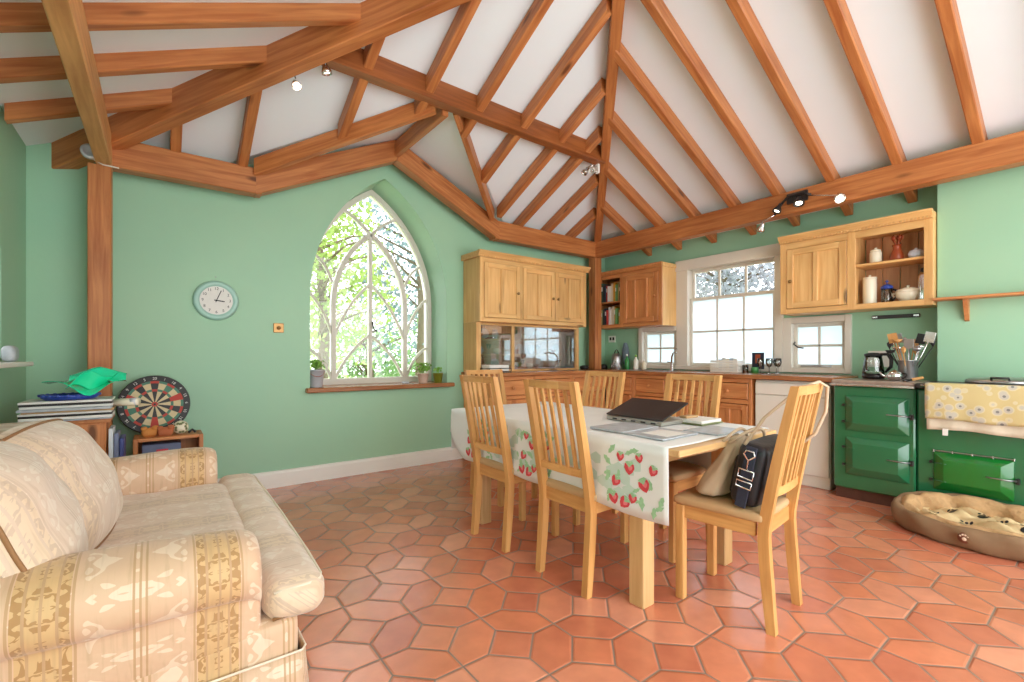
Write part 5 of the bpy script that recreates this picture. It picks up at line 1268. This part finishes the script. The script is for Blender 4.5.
# local x: width, local y: height... z: outward normal
pillow((-.29,2.36,.635),.26,.33,.13,rot(-8,68,0),'large cream striped back cushion with brown piping, nearer middle of sofa')
pillow((-.36,2.86,.615),.23,.26,.11,rot(5,66,0),'cream back cushion leaning at the far end of the sofa')
pillow((-.33,1.93,.63),.26,.27,.12,rot(0,68,0),'cream back cushion at the near end of the sofa by the rolled arm')

# ------------------------------------------------------------------ bookcase corner
bc=thing('bookcase',(-.4,3.55,0),'orange pine bookcase behind the sofa, topped with magazines','bookcase')
p2=M['pine2']
m=MB(); m.box((-.52,3.50,0),(-.245,3.52,.74),p2); m.box((-.52,3.80,0),(-.245,3.82,.74),p2); m.box((-.54,3.49,.74),(-.225,3.83,.762),p2); m.box((-.52,3.52,0),(-.50,3.80,.74),p2)
for zz in (.05,.40): m.box((-.50,3.52,zz),(-.25,3.80,zz+.018),p2)
m.build('carcass',bc)
m=MB(); m.box((-.50,3.492,.03),(-.39,3.50,.73),p2); m.box((-.385,3.492,.03),(-.25,3.50,.73),p2); m.build('side_panel',bc)
zz=.763
for k in range(9):
    m=MB(); h=R.uniform(.008,.014); ox=R.uniform(-.01,.01); x0_=-.585+ox; m.box((x0_,3.44+R.uniform(0,.03),zz),(-.215+ox*.6,3.70,zz+h),[M['newsprint'],M['paper'],M['iron'],M['paper'],M['tan']][k%5],.002)
    if k%3==1: m.box((x0_-.001,3.439,zz+h*.3),(-.215+ox,3.4405,zz+h*.6),M['black'],0) if False else None
    cm=['grey','white','dark','white','tan'][k%5]
    tag(m.build('magazine',origin=(x0_,3.5,zz)),'%s magazine in the stack on the bookcase, %s from the bottom'%(cm,ordn[k]),'magazine','magazines stacked on the bookcase'); zz+=h+.0006
ztop=zz
bk=thing('bead_tray',(-.38,3.56,ztop),'blue plastic basket rim on top of the magazine stack','basket')
m=MB(); m.lathe([(.10,0),(.12,.012),(.125,.03),(.115,.03),(.105,.01),(.001,.006)],(-.40,3.56,ztop),M['blue'],24,sy=.8); m.build('body',bk)
m=MB()
for k in range(20): a=k*2*PI/20; m.soft((-.40+.122*math.cos(a),3.56+.098*math.sin(a),ztop+.026),(.009,.009,.007),.006,M['blue'],3)
m.build('rim_beads',bk)
# teal plastic hat / folder: folded sheet
m=MB()
def sheet(c,fn,nu,nv,mat,th=.002):
    vs=[];fs=[]
    for i in range(nu+1):
        for k in range(nv+1): vs.append(Vector(fn(i/nu,k/nv)))
    n=len(vs); vs+=[v+Vector((0,0,-th)) for v in vs]
    for i in range(nu):
        for k in range(nv): a=i*(nv+1)+k; fs+=[[a,a+1,a+nv+2,a+nv+1],[a+n,a+1+n,a+nv+2+n,a+nv+1+n]]
    for i in range(nu):
        for a in (i*(nv+1),i*(nv+1)+nv): fs.append([a,a+nv+1,a+nv+1+n,a+n])
    for k in range(nv):
        for a in (k,nu*(nv+1)+k): fs.append([a,a+1,a+1+n,a+n])
    c.add(vs,fs,mat,True)
zb_=ztop+.035
sheet(m,lambda u,v:(-.50+.34*u,3.46+.20*v,zb_+.05-.10*(u-.55)**2*0+.028*math.sin(u*3.0)+.02*math.cos(u*6)*(1-v)-.07*math.exp(-((u-.55)/.22)**2)*(1-v)),16,8,M['green_plastic'])
sheet(m,lambda u,v:(-.40+.24*u,3.50+.06*u+.12*v,zb_+.085+.045*v+.015*math.sin(v*5+u*6)-.03*abs(u-.5)),14,8,M['green_plastic'])
sheet(m,lambda u,v:(-.41+.06*u+.16*v,3.47+.10*v,zb_+.03+.075*u+.02*math.sin(v*7)),10,10,M['green_plastic'])
tag(m.build('plastic_sheet',origin=(-.35,3.5,zb_)),'shiny folded teal-green plastic sheet on top of the bookcase','plastic sheet')
m=MB(); m.tube([(-.215,3.56,ztop-.03),(-.10,3.50,ztop-.025)],.022,M['cream_ceramic'],14); m.tube([(-.135,3.519,ztop-.026),(-.105,3.503,ztop-.025)],.0225,M['zinc'],14); m.tube([(-.30,3.60,ztop-.022),(-.214,3.56,ztop-.028)],.006,M['pine2'],8)
tag(m.build('paper_roll',origin=(-.16,3.53,ztop-.03)),'cream cardboard tube poking out over the dartboard','tube')
for k,(cc,nm) in enumerate((((214,220,226),'pale grey'),((120,130,160),'blue grey'),((70,80,140),'blue'))):
    m=MB(); x_=-.235+k*.024; m.box((x_,3.50,.30),(x_+.021,3.68,.70-.03*k),plain('folder',srgb(*cc),.4),.003)
    p=thing  # keep name table small
    o=tag(m.build('folder',origin=(x_,3.5,.30)),'%s folder standing upright on a stool beside bookcase'%nm,'folder','folders beside the bookcase')
m=MB(); m.box((-.24,3.48,.275),(-.13,3.72,.298),p2,.003); m.box((-.235,3.49,0),(-.215,3.51,.275),p2); m.box((-.155,3.49,0),(-.135,3.51,.275),p2); m.box((-.235,3.69,0),(-.215,3.71,.275),p2); m.box((-.155,3.69,0),(-.135,3.71,.275),p2); tag(m.build('stool',origin=(-.18,3.6,0)),'small pine stool hidden between bookcase and low shelf unit','stool')
# low shelf unit with games
ls=thing('low_shelf_unit',(.05,3.9,0),'low orange pine shelf unit under the dartboard, holding a boxed game','shelf unit')
m=MB(); m.box((-.14,3.86,0),(-.115,4.09,.575),p2); m.box((.215,3.86,0),(.24,4.09,.575),p2); m.box((-.115,3.86,.553),(.215,4.09,.575),p2); m.box((-.115,4.075,0),(.215,4.09,.553),p2); m.box((-.115,3.86,.05),(.215,4.075,.07),p2); m.box((-.115,3.86,.33),(.215,4.075,.35),p2); m.build('carcass',ls)
gb=thing('board_game',(.0,3.92,.351),'boxed game with red and blue lid inside the low shelf unit','game box')
m=MB(); m.box((-.095,3.90,.352),(.115,4.05,.525),plain('game_box',srgb(110,120,150),.35,var=.3,scale=20),.003); m.build('box',gb)
m=MB(); m.box((-.02,3.897,.44),(.045,3.901,.49),M['red'],.001); m.build('red_panel',gb)
m=MB(); m.lathe([(.001,0),(.012,.001),(.001,.003)],(.012,3.897,.465),M['paper'],10,True,RX); m.soft((-.065,3.897,.45),(.025,.003,.02),.0025,M['cloth_stripe'],4); m.soft((.08,3.897,.455),(.02,.003,.018),.0025,plain('yellow_print',srgb(220,190,90),.4),4); m.build('picture',gb)
def toy(x,y,mat,label,nm='toy'):
    m=MB(); m.soft((x,y,.603),(.045,.03,.027),.024,mat,7,(0,0,.004),.003); m.soft((x+.03,y-.01,.63),(.02,.018,.018),.016,mat,5); m.soft((x-.03,y,.628),(.018,.018,.015),.013,mat,5)
    tag(m.build(nm,origin=(x,y,.576)),label,'toy','toys on the low shelf unit')
toy(-.055,3.95,plain('orange_plush',srgb(214,140,70),.8,bump=.3),'orange soft toy lying left on the low shelf unit')
toy(.03,3.93,plain('brown_plush',srgb(190,110,70),.8,bump=.3),'reddish brown soft toy in the middle of the low shelf unit')
bl_=Vector((.115,3.95,.622)); m=MB(); m.lathe([(.001,-.046)]+[(.046*math.cos(a),.046*math.sin(a)) for a in [(-80+k*16)*PI/180 for k in range(11)]]+[(.001,.046)],bl_,M['cream_ceramic'],20)
for k in range(14):
    d=Vector((math.sin(k*2.4)*.9,-abs(math.cos(k*1.7))-.2,math.cos(k*2.4)*.9)).normalized(); m.lathe([(.010,0),(.008,.0015),(.001,.002)],bl_+d*.0455,M['olive_page'],6,False,d.to_track_quat('Z','Y').to_matrix())
tag(m.build('small_football',origin=tuple(bl_-Vector((0,0,.046)))),'small cream patterned ball on the low shelf unit','ball')
m=MB(); m.tube([(.16,3.93,.585),(.18,3.95,.60),(.20,3.94,.582)],.008,M['black'],8); tag(m.build('sunglasses',origin=(.18,3.94,.577)),'small black folded object at the right end of the low shelf unit','gadget')
# dartboard
dbo=thing('dartboard',(-.03,4.13,.576),'round dartboard leaning against the back wall by the post','dartboard')
dc=Vector((-.03,4.20,.765)); tl=Matrix.Rotation(math.radians(-12),3,'X')@RX
DR=.205
m=MB(); m.lathe([(DR,0),(DR+.004,.01),(DR+.004,.03),(DR,.036),(DR*.83,.036),(DR*.83,.033),(.001,.033)],dc,M['black'],60,False,tl); m.build('board',dbo)
cols={'b':M['black'],'c':plain('sisal_cream',srgb(216,200,160),.8),'r':plain('dart_red',srgb(190,70,60),.7),'g':plain('dart_green',srgb(80,130,110),.7)}
m=MB()
rings=[(.0,.035,None),(.035,.085,'s'),(.16,.40,'s'),(.40,.47,'d'),(.47,.70,'s'),(.70,.80,'d')]
fr_=[(.085,.45,'s'),(.45,.53,'d'),(.53,.74,'s'),(.74,.82,'d')]
for k in range(20):
    a0_=(k-.5)*PI/10; a1_=(k+.5)*PI/10
    for r0,r1,ty in fr_:
        mt_=cols['b' if k%2==0 else 'c'] if ty=='s' else cols['r' if k%2==0 else 'g']
        if r1==.74: mt_=cols[['b','c','r','c','g','c'][(k*5)%6]]
        pts=[]
        for a in (a0_,(a0_+a1_)/2,a1_): pts.append(Vector((math.sin(a)*r1*DR,math.cos(a)*r1*DR,.0345)))
        for a in (a1_,(a0_+a1_)/2,a0_): pts.append(Vector((math.sin(a)*r0*DR,math.cos(a)*r0*DR,.0345)))
        m.add([dc+tl@p for p in pts],[[0,1,4,5],[1,2,3,4]],mt_)
m.lathe([(.085*DR,.034),(.085*DR,.0348),(.001,.0348)],dc,cols['r'],20,False,tl); m.lathe([(.035*DR,.0348),(.035*DR,.0356),(.001,.0356)],dc,cols['b'],14,False,tl)
m.build('segments',dbo)
order=[20,1,18,4,13,6,10,15,2,17,3,19,7,16,8,11,14,9,12,5]
for k,nm in enumerate(order):
    a=k*PI/10; p=dc+tl@Vector((math.sin(a)*.905*DR,math.cos(a)*.905*DR,.037))
    text_part(str(nm),.026,M['paper'],Matrix.Translation(p)@tl.to_4x4()@Matrix.Rotation(-a,4,'Z'),dbo,'numeral')

# ------------------------------------------------------------------ outside
m=MB(); m.box((-14,4.9,-.25),(24,30,-.1),plain('pale_lawn',srgb(196,214,160),.9,var=.2,scale=1.5),0); m.box((5.4,-14,-.25),(24,4.9,-.1),plain('pale_gravel',srgb(214,208,196),.9,var=.1,scale=2),0); o=m.build('ground'); o['kind']='structure'
def tree(x,y,z0,r,hh,n,mat,label,ls=.12,seed=0,trunk=True):
    rr=random.Random(seed); j=thing('tree',(x,y,-.1),label,'tree','trees outside the windows'); 
    m=MB(); top=z0+hh*.5; m.tube([(x,y,-.1),(x+.1,y,z0*.5),(x-.05,y+.05,top)],[.13,.1,.05],M['trunk'],8)
    for k in range(16):
        a=rr.uniform(0,6.28); zz=rr.uniform(max(.4,z0-hh*.4),top); m.tube([(x,y,zz),(x+r*.5*math.cos(a),y+r*.5*math.sin(a),zz+.35),(x+r*.85*math.cos(a+.2),y+r*.85*math.sin(a+.2),zz+.5)],[.035,.022,.01],M['trunk'],5)
    m.build('trunk',j)
    vs=[];fs=[]
    ctr=[Vector((rr.uniform(-1,1),rr.uniform(-1,1),rr.uniform(-1,1))) for _ in range(26)]
    for k in range(n):
        c0=ctr[k%26]; c0=c0/max(1,c0.length); d=Vector((rr.gauss(0,.22),rr.gauss(0,.22),rr.gauss(0,.2)))+c0*.85
        c=Vector((x+d.x*r,y+d.y*r,z0+d.z*hh*.6)); s_=ls*rr.uniform(.35,.85)
        if c.z<.0: c.z=rr.uniform(0,.5)
        nrm=Vector((rr.uniform(-1,1),rr.uniform(-1,1),rr.uniform(-1,1))).normalized(); u=nrm.orthogonal().normalized()*s_; v=nrm.cross(u)*.55
        o_=len(vs); vs+=[c-u,c-v+nrm*s_*.1,c+u,c+v+nrm*s_*.1]; fs+=[[o_,o_+1,o_+2],[o_,o_+2,o_+3]]
    m=MB(); m.add(vs,fs,mat); m.build('foliage',j)
tree(2.35,9.0,2.8,1.3,3.4,4000,M['fol1'],'bright spring-green tree seen through the left of the arched window',.10,1)
tree(4.75,9.8,3.9,1.6,4.4,6600,M['fol2'],'tall grey-green conifer seen at upper right through the arched window',.11,2)
tree(4.9,13.5,1.0,1.4,2.0,3300,M['fol3'],'mid-green bush low behind the arched window',.10,3)
tree(2.3,13.5,1.6,1.8,2.6,2600,M['fol1'],'pale green shrubbery in the distance left of the arched window centre',.12,4)
tree(7.4,14.5,1.6,1.5,2.6,2200,M['fol3'],'distant green tree at the right edge of the arched window',.12,8)
tree(9.2,5.0,3.1,1.7,2.4,7000,M['fol4'],'pale blossom-like tree seen through the top panes of the sash window',.09,5)
tree(10.5,7.6,3.4,1.7,2.6,3600,M['fol4'],'pale grey tree farther left through the top sash panes',.10,6)
for o in bpy.data.objects:
    if '_o' in o: del o['_o']
